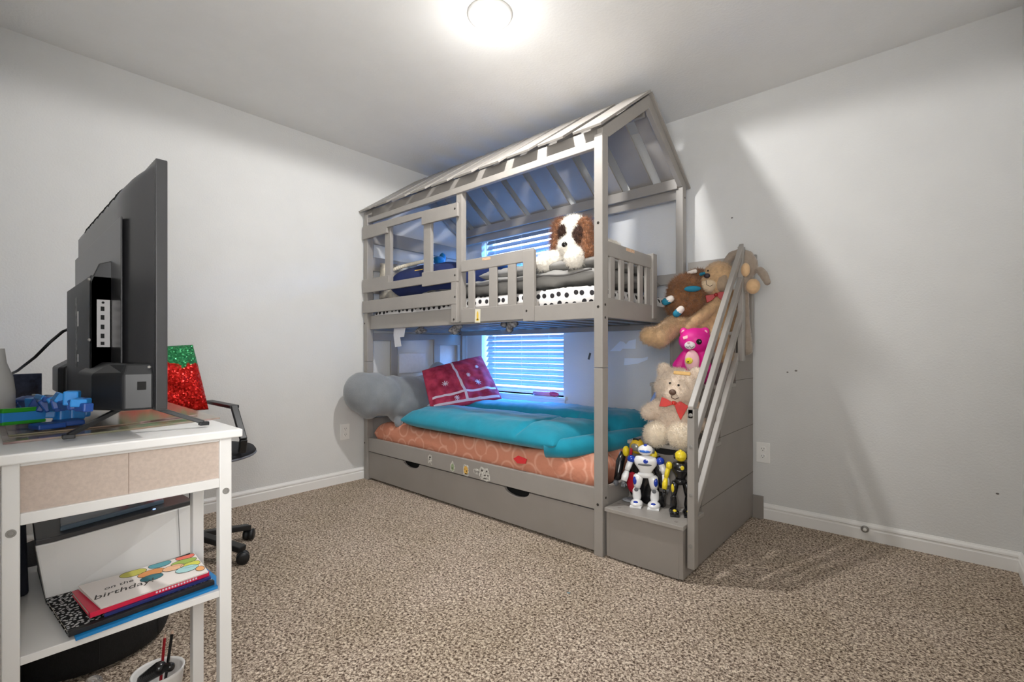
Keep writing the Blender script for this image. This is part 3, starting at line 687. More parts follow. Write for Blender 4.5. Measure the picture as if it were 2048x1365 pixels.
b2 = build('pink_toy', MB().tube([(0.80, -0.012, WZ0 + 0.018), (0.97, -0.012, WZ0 + 0.018)], 0.017, 12), mat('pale_pink_plastic', (240, 150, 178), 0.4), smooth=True)
tag(b2, 'pink toy wand lying on the window sill', 'toy')
build('handle', MB().ell((1.0, -0.012, WZ0 + 0.02), (0.045, 0.016, 0.02)).ell((0.975, -0.012, WZ0 + 0.02), 0.019), mat('deep_pink_plastic', (214, 74, 112), 0.4), b2, smooth=True)

# cloth knots tied to the slats under the upper bunk
M_band = mat('bandana_cloth', (150, 148, 150), 0.9, c2=(54, 54, 62), scale=60)
for px, py, r_, lab in ((913, 661, 0.05, 'patterned grey cloth knot hanging under the upper bunk near its middle post'),
                    (1019, 655, 0.055, 'patterned grey cloth knot hanging under the upper bunk below the guard'),
                    (842, 656, 0.04, 'patterned grey cloth knot hanging under the upper bunk beside the paper strips')):
    p = at(px, py, Y=-0.98); p.z = min(p.z, 1.095); b = MB()
    for k in range(7):
        q = p + Vector((random.uniform(-1, 1) * r_, random.uniform(-0.4, 0.4) * r_, random.uniform(-0.3, 0.5) * r_))
        b.ell(q, (r_ * 0.5, r_ * 0.35, r_ * 0.35), rotz(random.uniform(0, 3)), sub=2)
    b.cap(p, (p.x, p.y + 0.01, 1.125), 0.02, 0.016)
    o = fuzzy('cloth_knot', b, M_band, vox=0.007, disp=0.005, dscale=0.03, sm=2); tag(o, lab, 'cloth')

# ------------------------------------------------------------------ plush dog on the upper bunk
M_wfur = mat('white_curly_fur', (240, 234, 222), 0.95, 0.06, 70, 0.8, 150, sheen=0.3)
M_bfur = mat('brown_curly_fur', (128, 82, 50), 0.95, 0.3, 60, 0.8, 120, sheen=0.2)
M_dfur = mat('dark_brown_fur', (66, 44, 36), 0.95, 0.3, 60, 0.8, 120)
def A(px, py, y): return at(px, py, Y=y)
dg_ = thing('plush_puppy', 'white and brown floppy-eared plush puppy lying on the upper bunk', 'plush toy', A(1150, 530, -0.86))
b = MB()
b.ell(A(1149, 462, -0.86), (0.085, 0.08, 0.085)).ell(A(1145, 490, -0.9), (0.07, 0.07, 0.06)).ell(A(1137, 494, -0.95), (0.055, 0.06, 0.05))
b.cap(A(1150, 500, -0.84), A(1215, 515, -0.62), 0.09, 0.10); b.cap(A(1128, 508, -0.9), A(1092, 525, -0.96), 0.05, 0.052); b.ell(A(1085, 527, -0.965), (0.05, 0.05, 0.04))
b.cap(A(1158, 512, -0.9), A(1150, 516, -0.985), 0.05, 0.056)
fur(fuzzy('body', b, M_wfur, dg_, vox=0.008, disp=0.006, dscale=0.014, sm=4), 0.007, 12000)
b = MB(); b.cap(A(1119, 456, -0.89), A(1112, 492, -0.94), 0.034, 0.028); b.ell(A(1121, 450, -0.88), 0.032)
fur(fuzzy('ear', b, M_bfur, dg_, vox=0.006, disp=0.008, dscale=0.012, sm=2), 0.014, 2500)
b = MB(); b.cap(A(1173, 454, -0.89), A(1177, 508, -0.95), 0.036, 0.034); b.ell(A(1168, 450, -0.88), 0.038)
fur(fuzzy('ear', b, M_bfur, dg_, vox=0.006, disp=0.008, dscale=0.012, sm=2), 0.014, 2500)
b = MB(); b.ell(A(1159, 476, -0.925), (0.036, 0.038, 0.058)); fur(fuzzy('eye_patch', b, M_dfur, dg_, vox=0.006, disp=0.006, dscale=0.012, sm=2), 0.007, 2500)
b = MB(); b.ell(A(1127, 467, -0.93), (0.020, 0.03, 0.045)); fur(fuzzy('eye_patch', b, M_dfur, dg_, vox=0.006, disp=0.006, dscale=0.012, sm=2), 0.007, 2500)
M_gloss = mat('glossy_black', (18, 16, 16), 0.08)
build('nose', MB().ell(A(1129, 489.5, -1.003), (0.016, 0.013, 0.014)), M_gloss, dg_, smooth=True)
M_wvel = mat('white_velour', (238, 230, 218), 0.9, 0.03, 40, 0.2, 200)
b = MB(); b.ell(A(1132, 491, -0.965), (0.045, 0.04, 0.04)); fuzzy('muzzle', b, M_wvel, dg_, vox=0.005, disp=0, sm=3)

# ------------------------------------------------------------------ teddies on the stairs
M_cfur = mat('cream_teddy_fur', (226, 208, 188), 0.95, 0.07, 50, 0.7, 140, sheen=0.3)
M_cfur2 = mat('cream_paw_fur', (240, 228, 208), 0.95, 0.05, 50, 0.7, 140, sheen=0.3)
M_ribbon = mat('red_satin', (214, 40, 28), 0.45, 0.1, 20)
M_nose = mat('brown_nose', (98, 74, 60), 0.5)
M_band_aid = mat('tan_bandage', (205, 164, 100), 0.7, 0.08, 60)
Y2 = -0.72
tb = thing('teddy_bear', 'big cream teddy bear with red bow and bandage seated on the second stair', 'teddy bear', A(1345, 893, -0.76))
b = MB()
b.ell(A(1354, 776, Y2), (0.105, 0.09, 0.095)); b.ell(A(1349, 790, Y2 - 0.06), (0.058, 0.05, 0.045))
b.ell(A(1328, 740, Y2), (0.034, 0.025, 0.036)); b.ell(A(1393, 748, Y2 + 0.02), (0.034, 0.025, 0.034))
b.ell(A(1352, 838, Y2 + 0.02), (0.105, 0.085, 0.11)); b.ell(A(1352, 815, Y2 + 0.01), (0.085, 0.07, 0.07))
b.cap(A(1322, 808, Y2), A(1299, 825, Y2 - 0.04), 0.036, 0.042); b.cap(A(1388, 815, Y2 + 0.03), A(1394, 850, Y2 - 0.0), 0.036, 0.038)
b.cap(A(1328, 866, Y2 - 0.02), A(1313, 868, Y2 - 0.11), 0.052, 0.055); b.cap(A(1372, 868, Y2 - 0.02), A(1362, 872, Y2 - 0.11), 0.052, 0.055)
fur(fuzzy('body', b, M_cfur, tb, vox=0.008, disp=0.0035, dscale=0.012, sm=5), 0.006, 18000)
for (x, y) in ((1312, 869), (1361, 872)):
    b = MB(); b.ell(A(x, y, Y2 - 0.125), (0.055, 0.045, 0.055)); fur(fuzzy('paw', b, M_cfur2, tb, vox=0.007, disp=0.006, dscale=0.012, sm=3), 0.007, 4500)
build('nose', MB().ell(A(1345, 785, Y2 - 0.112), (0.017, 0.012, 0.014)), M_nose, tb, smooth=True)
build('eye', MB().ell(A(1340, 767, Y2 - 0.087), 0.0055), M_gloss, tb, smooth=True)
build('eye', MB().ell(A(1357, 771, Y2 - 0.09), 0.0055), M_gloss, tb, smooth=True)
build('mouth', MB().tube([A(1344, 790, Y2 - 0.112), A(1343, 796, Y2 - 0.11), A(1350, 799, Y2 - 0.107), A(1358, 796, Y2 - 0.10)], 0.0018, 6), M_nose, tb)
q = frame_toward(A(1364, 746, Y2 - 0.08))
build('bandage', MB().obox(A(1364, 747, Y2 - 0.083), 0.075, 0.006, 0.02, q @ rotx(R(-40)) @ roty(R(6))), M_band_aid, tb, bevel=0.004)
def bow(parent, c, s, q, m=M_ribbon):
    c = Vector(c)
    def P(x, z, y=0): return c + q @ Vector((x * s, y * s, z * s))
    b = MB()
    b.prism([P(0, 0.1), P(-0.95, 0.42), P(-1.15, -0.35), P(-0.6, -0.35), P(0, -0.12)], q @ Vector((0, 0.12 * s, 0)))
    b.prism([P(0, 0.12), P(0.55, 0.1), P(1.1, -0.25), P(0.5, -1.4), P(0.2, -0.7), P(0, -0.1)], q @ Vector((0, 0.1 * s, 0)))
    b.ell(P(0, 0), (0.2 * s, 0.2 * s, 0.2 * s), sub=2)
    return build('bow', b, m, parent, bevel=0.002)
bow(tb, A(1348, 806, Y2 - 0.092), 0.058, frame_toward(A(1348, 806, Y2)))

# pink bear
M_pink = mat('hot_pink_vinyl', (226, 28, 148), 0.5, 0.04, 20)
M_lpink = mat('pale_pink', (244, 190, 196), 0.6); M_wv = mat('white_vinyl', (240, 232, 234), 0.5)
Y3 = -0.50
pb = thing('pink_bear', 'hot pink bear toy with bandage on forehead on the third stair', 'toy bear', A(1390, 765, Y3))
b = MB(); b.ell(A(1390, 682, Y3), (0.083, 0.075, 0.068)); b.ell(A(1367, 664, Y3), (0.022, 0.015, 0.024)); b.ell(A(1410, 664, Y3), (0.024, 0.015, 0.026))
b.ell(A(1388, 740, Y3 + 0.02), (0.08, 0.07, 0.10)); b.cap(A(1370, 712, Y3), A(1356, 732, Y3 - 0.02), 0.028, 0.03); b.cap(A(1406, 714, Y3), A(1414, 738, Y3 - 0.02), 0.028, 0.028)
fuzzy('body', b, M_pink, pb, vox=0.006, disp=0, sm=6)
build('belly', MB().ell(A(1384, 722, Y3 - 0.055), (0.038, 0.02, 0.055)), M_lpink, pb, smooth=True)
build('badge', MB().ell(A(1378, 722, Y3 - 0.077), (0.019, 0.006, 0.017)), mat('yellow_vinyl', (228, 210, 60), 0.4), pb, smooth=True)
build('badge_button', MB().ell(A(1376, 724, Y3 - 0.084), 0.004), M_gloss, pb, smooth=True)
build('muzzle', MB().ell(A(1380, 691, Y3 - 0.066), (0.028, 0.018, 0.022)), M_wv, pb, smooth=True)
build('eye', MB().ell(A(1398, 684, Y3 - 0.066), (0.0145, 0.008, 0.0145)), M_gloss, pb, smooth=True)
build('eye', MB().ell(A(1365, 686, Y3 - 0.048), (0.008, 0.008, 0.011)), M_gloss, pb, smooth=True)
build('nose', MB().ell(A(1377, 686, Y3 - 0.085), (0.008, 0.005, 0.005)), M_lpink, pb, smooth=True)
build('mouth', MB().tube([A(1373, 693, Y3 - 0.084), A(1376, 696, Y3 - 0.084), A(1379, 692, Y3 - 0.085), A(1383, 697, Y3 - 0.083), A(1388, 693, Y3 - 0.08)], 0.0014, 6), M_gloss, pb)
q = frame_toward(A(1376, 674, Y3))
build('bandage', MB().obox(A(1376, 674, Y3 - 0.066), 0.05, 0.006, 0.018, q @ roty(R(-18)) @ rotx(R(-25))), M_lpink, pb, bevel=0.004)
for (x, y) in ((1367, 664), (1410, 664)):
    build('inner_ear', MB().ell(A(x, y + 1, Y3 - 0.013), (0.012, 0.005, 0.012)), M_lpink, pb, smooth=True)

# tan long-limbed plush dog
M_tan = mat('tan_plush', (196, 162, 122), 0.95, 0.12, 45, 0.6, 150, sheen=0.4)
M_tan2 = mat('tan_pale_plush', (206, 184, 154), 0.95, 0.06, 45, 0.4, 150, sheen=0.4)
Y4 = -0.32
td_ = thing('plush_dog', 'long-limbed tan plush dog with red bow sprawled at the top of the stairs', 'plush toy', A(1425, 665, -0.25))
b = MB()
b.ell(A(1436, 556, Y4), (0.085, 0.075, 0.085)); b.ell(A(1416, 570, Y4 - 0.06), (0.05, 0.05, 0.048)); b.ell(A(1424, 576, Y4 - 0.04), (0.058, 0.05, 0.045))
b.cap(A(1446, 600, Y4 + 0.04), A(1440, 650, Y4 + 0.03), 0.075, 0.085)
b.cap(A(1438, 600, Y4 - 0.02), A(1376, 655, Y4 - 0.12), 0.038, 0.034)
b.cap(A(1430, 655, Y4), A(1352, 648, -0.42), 0.05, 0.052); b.cap(A(1352, 648, -0.42), A(1318, 676, -0.56), 0.055, 0.058); b.cap(A(1318, 676, -0.56), A(1298, 672, -0.60), 0.058, 0.05)
b.cap(A(1432, 655, Y4 + 0.0), A(1444, 685, -0.42), 0.045, 0.04); b.cap(A(1444, 685, -0.42), A(1449, 712, -0.5), 0.04, 0.04)
fur(fuzzy('body', b, M_tan, td_, vox=0.008, disp=0.0025, dscale=0.010, sm=5), 0.006, 16000)
build('muzzle', MB().ell(A(1415.5, 572, Y4 - 0.072), (0.046, 0.042, 0.042)), M_tan2, td_, smooth=True)
build('nose', MB().ell(A(1414, 552, Y4 - 0.11), (0.016, 0.012, 0.013)), mat('dark_purple_nose', (48, 36, 44), 0.5), td_, smooth=True)
build('eye', MB().ell(A(1416, 542, Y4 - 0.073), 0.005), M_gloss, td_, smooth=True)
build('mouth', MB().tube([A(1412, 560, Y4 - 0.118), A(1413, 570, Y4 - 0.118), A(1420, 573, Y4 - 0.112), A(1426, 570, Y4 - 0.10)], 0.0014, 6), MATS['dark_purple_nose'], td_)
b = MB(); b.cap(A(1447, 545, Y4 - 0.03), A(1443, 572, Y4 - 0.05), 0.026, 0.034); fuzzy('ear', b, mat('grey_tan_plush', (158, 138, 116), 0.95, 0.06, 45, 0.4, 150, sheen=0.4), td_, vox=0.006, disp=0.002, sm=4)
bow(td_, A(1432, 590, Y4 - 0.095), 0.05, frame_toward(A(1432, 590, Y4)) @ roty(R(-25)), mat('dark_red_satin', (160, 24, 26), 0.5, 0.1, 20))

# brown round plush
M_brn = mat('russet_plush', (134, 88, 48), 0.95, 0.25, 40, 0.8, 120, sheen=0.4)
M_tealf = mat('teal_felt', (30, 122, 150), 0.9); M_wf = mat('white_felt', (226, 216, 208), 0.9)
Y5 = -0.40
bn = thing('plush_buffalo', 'round brown plush animal with teal and white hooves beside the bunk opening', 'plush toy', A(1372, 640, Y5))
b = MB(); b.ell(A(1374, 592, Y5), (0.105, 0.09, 0.118)); b.ell(A(1395, 560, Y5 + 0.05), (0.06, 0.05, 0.055)); b.ell(A(1362, 608, Y5), (0.08, 0.075, 0.08))
fur(fuzzy('body', b, M_brn, bn, vox=0.008, disp=0.005, dscale=0.011, sm=4), 0.01, 14000)
for (xa, ya, xb, yb) in ((1342, 598, 1331, 604), (1362, 619, 1353, 628)):
    build('leg', MB().cap(A(xa, ya, Y5 - 0.09), A((xa + xb) / 2, (ya + yb) / 2, Y5 - 0.10), 0.019, 0.02), M_wf, bn, smooth=True)
    build('hoof', MB().cap(A((xa + xb) / 2 - 1, (ya + yb) / 2 + 1, Y5 - 0.10), A(xb, yb, Y5 - 0.105), 0.0205, 0.02), M_tealf, bn, smooth=True)
build('saddle_patch', MB().ell(A(1385, 578, Y5 - 0.085), (0.042, 0.016, 0.016), rotz(0.4)), M_tealf, bn, smooth=True)
build('horn', MB().cap(A(1378, 546, Y5 - 0.01), A(1390, 543, Y5 - 0.02), 0.010, 0.012), M_wf, bn, smooth=True)
build('horn', MB().cap(A(1402, 549, Y5 - 0.0), A(1408, 547, Y5 - 0.02), 0.010, 0.007), M_tealf, bn, smooth=True)

# grey monkey draped over the rail top
M_gm = mat('grey_brown_plush', (150, 136, 122), 0.95, 0.07, 45, 0.5, 150, sheen=0.4)
M_be = mat('beige_plush', (212, 176, 134), 0.95, 0.06, 45, 0.3, 150, sheen=0.3)
YM = -0.30
mk = thing('plush_monkey', 'grey-brown plush monkey with long arms hung over the stair handrail', 'plush toy', A(1488, 712, -0.27))
b = MB()
arc = [A(x, y, YM) for x, y in ((1452, 548), (1453, 526), (1464, 511), (1480, 506), (1497, 511), (1506, 525), (1508, 540))]
for i in range(len(arc) - 1): b.cap(arc[i], arc[i + 1], 0.024)
b.ell(A(1449, 560, YM), (0.042, 0.04, 0.05)); b.ell(A(1490, 560, YM), (0.036, 0.036, 0.05)); b.ell(A(1491, 528, YM), (0.035, 0.035, 0.045))
b.cap(A(1488, 565, YM + 0.02), A(1491, 640, -0.26), 0.024, 0.022); b.cap(A(1491, 640, -0.26), A(1493, 700, -0.26), 0.022, 0.033)
b.cap(A(1508, 540, YM), A(1520, 541, YM - 0.02), 0.016); b.cap(A(1520, 541, YM - 0.02), A(1527, 549, YM - 0.03), 0.021, 0.022); b.cap(A(1527, 549, YM - 0.03), A(1535, 565, YM - 0.04), 0.022, 0.018)
b.cap(A(1500, 545, YM), A(1490, 578, YM - 0.01), 0.025, 0.022)
fuzzy('body', b, M_gm, mk, vox=0.007, disp=0.002, dscale=0.010, sm=4)
build('ear', MB().ell(A(1491, 540, YM - 0.045), (0.022, 0.022, 0.036)), M_be, mk, smooth=True)
build('face', MB().ell(A(1506, 573, YM - 0.02), (0.034, 0.034, 0.040)), M_be, mk, smooth=True)
build('paw', MB().ell(A(1447, 566, YM - 0.02), (0.032, 0.034, 0.036)), M_be, mk, smooth=True)

# blue hoop behind the teddy
o = build('blue_hoop', MB().tube([(2.10, -0.62, 0.52), (2.082, -0.625, 0.60), (2.085, -0.63, 0.68), (2.12, -0.63, 0.74), (2.17, -0.62, 0.76)], 0.010, 10), mat('pale_blue_plastic', (120, 152, 214), 0.5), smooth=True)
tag(o, 'pale blue curved plastic band behind the cream teddy bear', 'toy')

# ------------------------------------------------------------------ robots on the first stair
def robot(name, label, loc, rz, H_, cb, cs, cj, ce, pose=0):
    t = thing(name, label, 'toy robot', loc, rz=rz, local=True); k = H_ / 0.30; t.scale = (0.84 if pose else 1.12, 1.0, 1.0)
    def E(b, c, r, q=None): b.ell(Vector(c) * k, Vector(r) * k, q, 2)
    for s in (-1, 1):
        f = MB(); f.ell(Vector((s * 0.036, -0.016, 0.016)) * k, Vector((0.026, 0.042, 0.017)) * k)
        f.box(s * 0.036 * k - 0.024 * k, s * 0.036 * k + 0.024 * k, -0.052 * k, 0.026 * k, 0, 0.010 * k)
        fo = build('foot', f, cb, t, smooth=False, bevel=0.002)
        build('foot_trim', MB().ell(Vector((s * 0.036, -0.040, 0.026)) * k, Vector((0.011, 0.012, 0.006)) * k, sub=2), cs, fo, smooth=True)
        lg = MB(); lg.tube([Vector(p) * k for p in ((s * 0.036, 0.0, 0.02), (s * 0.037, 0.002, 0.045), (s * 0.038, 0.0, 0.072), (s * 0.035, -0.002, 0.082))], [0.014 * k, 0.019 * k, 0.017 * k, 0.013 * k], 14)
        lg.tube([Vector(p) * k for p in ((s * 0.035, -0.002, 0.085), (s * 0.034, 0.0, 0.11), (s * 0.030, 0.0, 0.142), (s * 0.028, 0, 0.15))], [0.013 * k, 0.019 * k, 0.021 * k, 0.014 * k], 14)
        l = build('leg', lg, cb, t, smooth=True)
        build('thigh_panel', MB().ell(Vector((s * 0.042, -0.012, 0.122)) * k, Vector((0.010, 0.010, 0.022)) * k, sub=2), cs, l, smooth=True)
        build('knee_joint', MB().lathe([(0.009 * k, 0), (0.009 * k, 0.004 * k), (0.005 * k, 0.005 * k)], Vector((s * 0.037, -0.015, 0.08)) * k, 14, rotx(R(90))), cj, l)
        ar = MB(); ar.tube([Vector(p) * k for p in ((s * 0.062, 0, 0.215), (s * 0.072, 0.0, 0.185), (s * 0.078, -0.006, 0.165))], [0.012 * k, 0.013 * k, 0.011 * k], 12)
        ar.tube([Vector(p) * k for p in ((s * 0.078, -0.006, 0.162), (s * 0.084, -0.016, 0.14), (s * 0.088, -0.026, 0.118))], [0.011 * k, 0.015 * k, 0.013 * k], 12)
        a_ = build('arm', ar, cs if (pose == 1 and s < 0) else cb, t, smooth=True)
        build('shoulder', MB().ell(Vector((s * 0.060, 0, 0.222)) * k, Vector((0.018, 0.019, 0.019)) * k, sub=2), cs, a_, smooth=True)
        hd = MB(); hd.ell(Vector((s * 0.089, -0.028, 0.108)) * k, Vector((0.010, 0.011, 0.012)) * k, sub=2)
        for j in range(3): hd.tube([Vector((s * 0.089 - 0.006 + 0.006 * j, -0.034, 0.104)) * k, Vector((s * 0.089 - 0.006 + 0.006 * j, -0.042, 0.092)) * k], 0.0032 * k, 6)
        hd.tube([Vector((s * 0.080, -0.03, 0.108)) * k, Vector((s * 0.074, -0.04, 0.100)) * k], 0.003 * k, 6)
        build('hand', hd, cj, a_, smooth=True)
    pv = build('pelvis', MB().ell(Vector((0, 0, 0.152)) * k, Vector((0.036, 0.024, 0.018)) * k, sub=2), cb, t, smooth=True)
    tm = MB(); tm.lathe([(0.024 * k, 0.16 * k), (0.030 * k, 0.175 * k), (0.046 * k, 0.20 * k), (0.050 * k, 0.222 * k), (0.040 * k, 0.238 * k), (0.016 * k, 0.244 * k)], (0, 0, 0), 18)
    for v in tm.bm.verts: v.co.y *= 0.68
    tt = build('torso', tm, cb, t, smooth=True)
    build('chest_panel', MB().ell(Vector((0, -0.029, 0.205)) * k, Vector((0.030, 0.007, 0.006)) * k, sub=2), cj, tt, smooth=True)
    build('chest_dial', MB().lathe([(0.010 * k, 0), (0.010 * k, 0.003 * k), (0.006 * k, 0.004 * k)], Vector((0.004, -0.032, 0.222)) * k, 16, rotx(R(90))), cs, tt)
    h = build('head', MB().ell(Vector((0, -0.002, 0.270)) * k, Vector((0.032, 0.030, 0.026)) * k), cs if pose == 1 else cb, t, smooth=True)
    build('visor', MB().ell(Vector((0, -0.016, 0.268)) * k, Vector((0.026, 0.018, 0.012)) * k, sub=2), ce, h, smooth=True)
    build('crest', MB().ell(Vector((0, 0.0, 0.291)) * k, Vector((0.010, 0.020, 0.008)) * k, sub=2), cs, h, smooth=True)
    for s in (-1, 1): build('ear_disc', MB().lathe([(0.012 * k, -0.004 * k), (0.012 * k, 0.004 * k), (0.008 * k, 0.006 * k)], Vector((s * 0.031, 0, 0.268)) * k, 16, roty(R(90) * s)), cj, h)
    return t
M_rw = mat('glossy_white_plastic', (238, 238, 238), 0.25, coat=0.4); M_rb = mat('royal_blue_plastic', (20, 58, 170), 0.25, coat=0.4)
M_rg = mat('grey_joint', (96, 98, 102), 0.5); M_ry = mat('yellow_plastic', (232, 208, 40), 0.35); M_rk = mat('gloss_black_plastic', (20, 20, 22), 0.25, coat=0.3)
M_eye = mat('blue_visor', (60, 120, 220), 0.1)
robot('toy_robot', 'white and blue toy robot standing in front on the lowest stair', (2.20, -0.93, 0.235), R(18), 0.29, M_rw, M_rb, M_rg, M_eye)
robot('toy_robot', 'slim black toy robot with yellow head and arm beside the stair handrail', (2.362, -0.925, 0.235), R(28), 0.285, M_rk, M_ry, M_rk, M_ry, 1)
# large dark robot behind: black with gold helmet, arms spread
rb = thing('toy_robot', 'large black toy robot with gold helmet and shoulders behind the white robot', 'toy robot', (2.21, -0.882, 0.235))
yb = -0.885
b = MB(); b.ell(A(1278, 960, yb), (0.065, 0.018, 0.10)).ell(A(1300, 990, yb), (0.05, 0.018, 0.07)); b.box(2.165, 2.27, -0.895, -0.87, 0.235, 0.30)
build('torso', b, M_rk, rb, smooth=True)
b = MB(); b.tube([A(1247, 905, yb), A(1240, 925, yb - 0.02), A(1237, 945, yb - 0.04), A(1233, 960, yb - 0.05)], [0.016, 0.021, 0.018, 0.014], 12); build('arm', b, M_rk, rb, smooth=True)
build('hand', MB().ell(A(1232, 966, yb - 0.05), (0.014, 0.014, 0.018), sub=2), M_rg, rb, smooth=True)
b = MB(); b.tube([A(1310, 915, yb), A(1322, 945, yb), A(1328, 975, yb)], [0.024, 0.030, 0.02], 12); build('arm', b, M_rk, rb, smooth=True)
build('shoulder_guard', MB().ell(A(1252, 903, yb - 0.01), (0.016, 0.02, 0.026), rotz(0.3)), M_ry, rb, smooth=True)
build('shoulder_guard', MB().ell(A(1306, 912, yb - 0.01), (0.02, 0.02, 0.026), rotz(0.3)), M_ry, rb, smooth=True)
M_gold2 = mat('gold_plastic', (206, 170, 30), 0.3)
hd = build('head', MB().ell(A(1274, 893, yb), (0.034, 0.03, 0.038)), M_gold2, rb, smooth=True)
build('face_plate', MB().ell(A(1270, 895, yb - 0.022), (0.02, 0.012, 0.020)), mat('steel_plastic', (150, 150, 140), 0.3, metal=0.5), hd, smooth=True)
build('crest', MB().obox(A(1274, 880, yb), 0.03, 0.03, 0.016), M_rk, hd, bevel=0.003)
build('red_chest', MB().ell(A(1265, 965, yb - 0.02), (0.03, 0.015, 0.05)), mat('crimson_plastic', (176, 20, 44), 0.3), rb, smooth=True)
build('red_blade', MB().obox(A(1262, 907, yb - 0.03), 0.012, 0.008, 0.05, roty(0.15)), MATS['crimson_plastic'], rb, bevel=0.003)
o = build('clear_plastic_bag', MB().ell((2.105, -0.915, 0.243), (0.03, 0.03, 0.008)), mat('clear_film', (190, 194, 200), 0.2, 0.2, 60, 0.8, 60, trans=0.5), smooth=True)
tag(o, 'crumpled clear plastic scrap on the lowest stair beside the post', 'plastic scrap')

# ------------------------------------------------------------------ desk
DZ, DX1, DYa, DYb = 0.765, 1.935, -2.965, -2.548
DX0 = 0.86
dk = thing('desk', 'white narrow desk with beige end panel and open side shelf at left', 'desk', ((DX0 + DX1) / 2, -2.75, 0))
build('desk_top', MB().box(DX0, DX1, DYa, DYb, DZ - 0.019, DZ), M_white, dk, bevel=0.003)
xe = DX1 - 0.02
for (ya, yb_) in ((-2.945, -2.921), (-2.592, -2.566)):
    for x_ in (xe, 1.70, DX0 + 0.06):
        build('leg', MB().box(x_ - 0.026, x_, ya, yb_, 0, DZ - 0.019), M_white, dk, bevel=0.002)
build('end_rail', MB().box(xe - 0.02, xe, -2.921, -2.592, 0.738, DZ - 0.019), M_white, dk, bevel=0.0015)
build('end_rail', MB().box(xe - 0.02, xe, -2.921, -2.592, 0.628, 0.650), M_white, dk, bevel=0.0015)
build('end_panel', MB().box(xe - 0.014, xe - 0.008, -2.921, -2.592, 0.645, 0.74), M_beige, dk)
build('panel_crease', MB().box(xe - 0.0082, xe - 0.0076, -2.762, -2.7605, 0.65, 0.738), mat('crease', (150, 134, 122), 0.9), dk)
build('apron', MB().box(DX0 + 0.06, xe - 0.02, -2.600, -2.585, 0.66, DZ - 0.019), M_white, dk, bevel=0.001)
build('gusset', MB().prism([(xe - 0.026, -2.585, 0.628), (xe - 0.12, -2.585, 0.65), (xe - 0.026, -2.585, 0.60)], (0, 0.012, 0)), M_white, dk)
SH = 0.382
build('shelf', MB().box(1.40, xe - 0.002, -2.921, -2.592, SH - 0.016, SH), M_white, dk, bevel=0.001)
for (y, z) in ((-2.933, 0.617), (-2.579, 0.617)):
    build('bolt', MB().lathe([(0.0075, 0), (0.0075, 0.0015), (0.0045, 0.0015), (0.004, 0.0005)], (xe, y, z), 18, roty(R(90))), M_steel, dk)

# glossy poster sheets on the desk
M_post = mat('glossy_poster', (160, 146, 130), 0.12, c2=(84, 66, 58), scale=4)
pn = M_post.node_tree
rr = [n_ for n_ in pn.nodes if n_.type == 'VALTORGB'][0]
for pos, c in ((0.42, (150, 128, 110)), (0.50, (128, 128, 104)), (0.55, (176, 150, 146)), (0.60, (96, 74, 66))):
    x = rr.color_ramp.elements.new(pos); x.color = (*srgb(c), 1)
mp = pn.nodes.new('ShaderNodeMapping'); mp.inputs['Scale'].default_value = (5.5, 0.6, 1)
tc = [n_ for n_ in pn.nodes if n_.type == 'TEX_COORD'][0]; ns = [n_ for n_ in pn.nodes if n_.type == 'TEX_NOISE'][0]
pn.links.new(tc.outputs['Object'], mp.inputs['Vector']); pn.links.new(mp.outputs['Vector'], ns.inputs['Vector'])
o = build('poster_sheet', MB().prism([(1.79, -2.94, DZ + 0.0005), (1.76, -2.72, DZ + 0.0005), (1.71, -2.53, DZ + 0.0005), (1.02, -2.52, DZ + 0.0005), (1.02, -2.94, DZ + 0.0005)], (0, 0, 0.004)), M_post)
tag(o, 'glossy brown and pink poster sheet spread over the desk top under the television', 'poster')
o = build('poster_sheet', MB().prism([(1.70, -2.93, DZ + 0.005), (1.69, -2.75, DZ + 0.005), (1.62, -2.56, DZ + 0.005), (1.10, -2.55, DZ + 0.005), (1.10, -2.93, DZ + 0.005)], (0, 0, 0.003)), M_post)
tag(o, 'upper glossy poster sheet lying on top of the larger poster on the desk', 'poster')

# television
TX0, TX1, TZ0, TZ1 = 0.93, 1.895, 0.822, 1.383
tv = thing('television', 'black flat television seen from behind, standing on the white desk', 'television', ((TX0 + TX1) / 2, -2.71, DZ))
build('screen_panel', MB().box(TX0, TX1, -2.712, -2.690, TZ0, TZ1), M_blackm, tv, bevel=0.002)
build('screen', MB().box(TX0 + 0.012, TX1 - 0.012, -2.6905, -2.6895, TZ0 + 0.018, TZ1 - 0.012), mat('screen_glass', (8, 8, 10), 0.05), tv)
# bulged rear shell as rounded profile
sh = MB(); N = 26; ring = []
def shell_pt(i, j):
    u = i / N; v = j / N
    ex = min(u, 1 - u) * (TX1 - TX0 - 0.02); ez = (1 - v) * (TZ1 - TZ0 - 0.02)
    def s(d, w_): t = max(0, min(1, d / w_)); return math.sin(t * math.pi / 2) ** 0.8 if t > 0 else 0
    return Vector((TX0 + 0.01 + u * (TX1 - TX0 - 0.02), -2.711 - 0.046 * min(s(ex, 0.15), s(ez, 0.06)), TZ0 + 0.005 + v * (TZ1 - TZ0 - 0.015)))
vs = [shell_pt(i, j) for i in range(N + 1) for j in range(N + 1)]
us = sorted(set([0, .01, .02, .035, .05, .07, .09, .12, .16, .2, .3, .4, .5, .6, .7, .8, .84, .88, .91, .93, .95, .965, .98, .99, 1]))
vv = [0, .2, .4, .6, .8, .86, .89, .91, .93, .95, .965, .98, .99, 1]
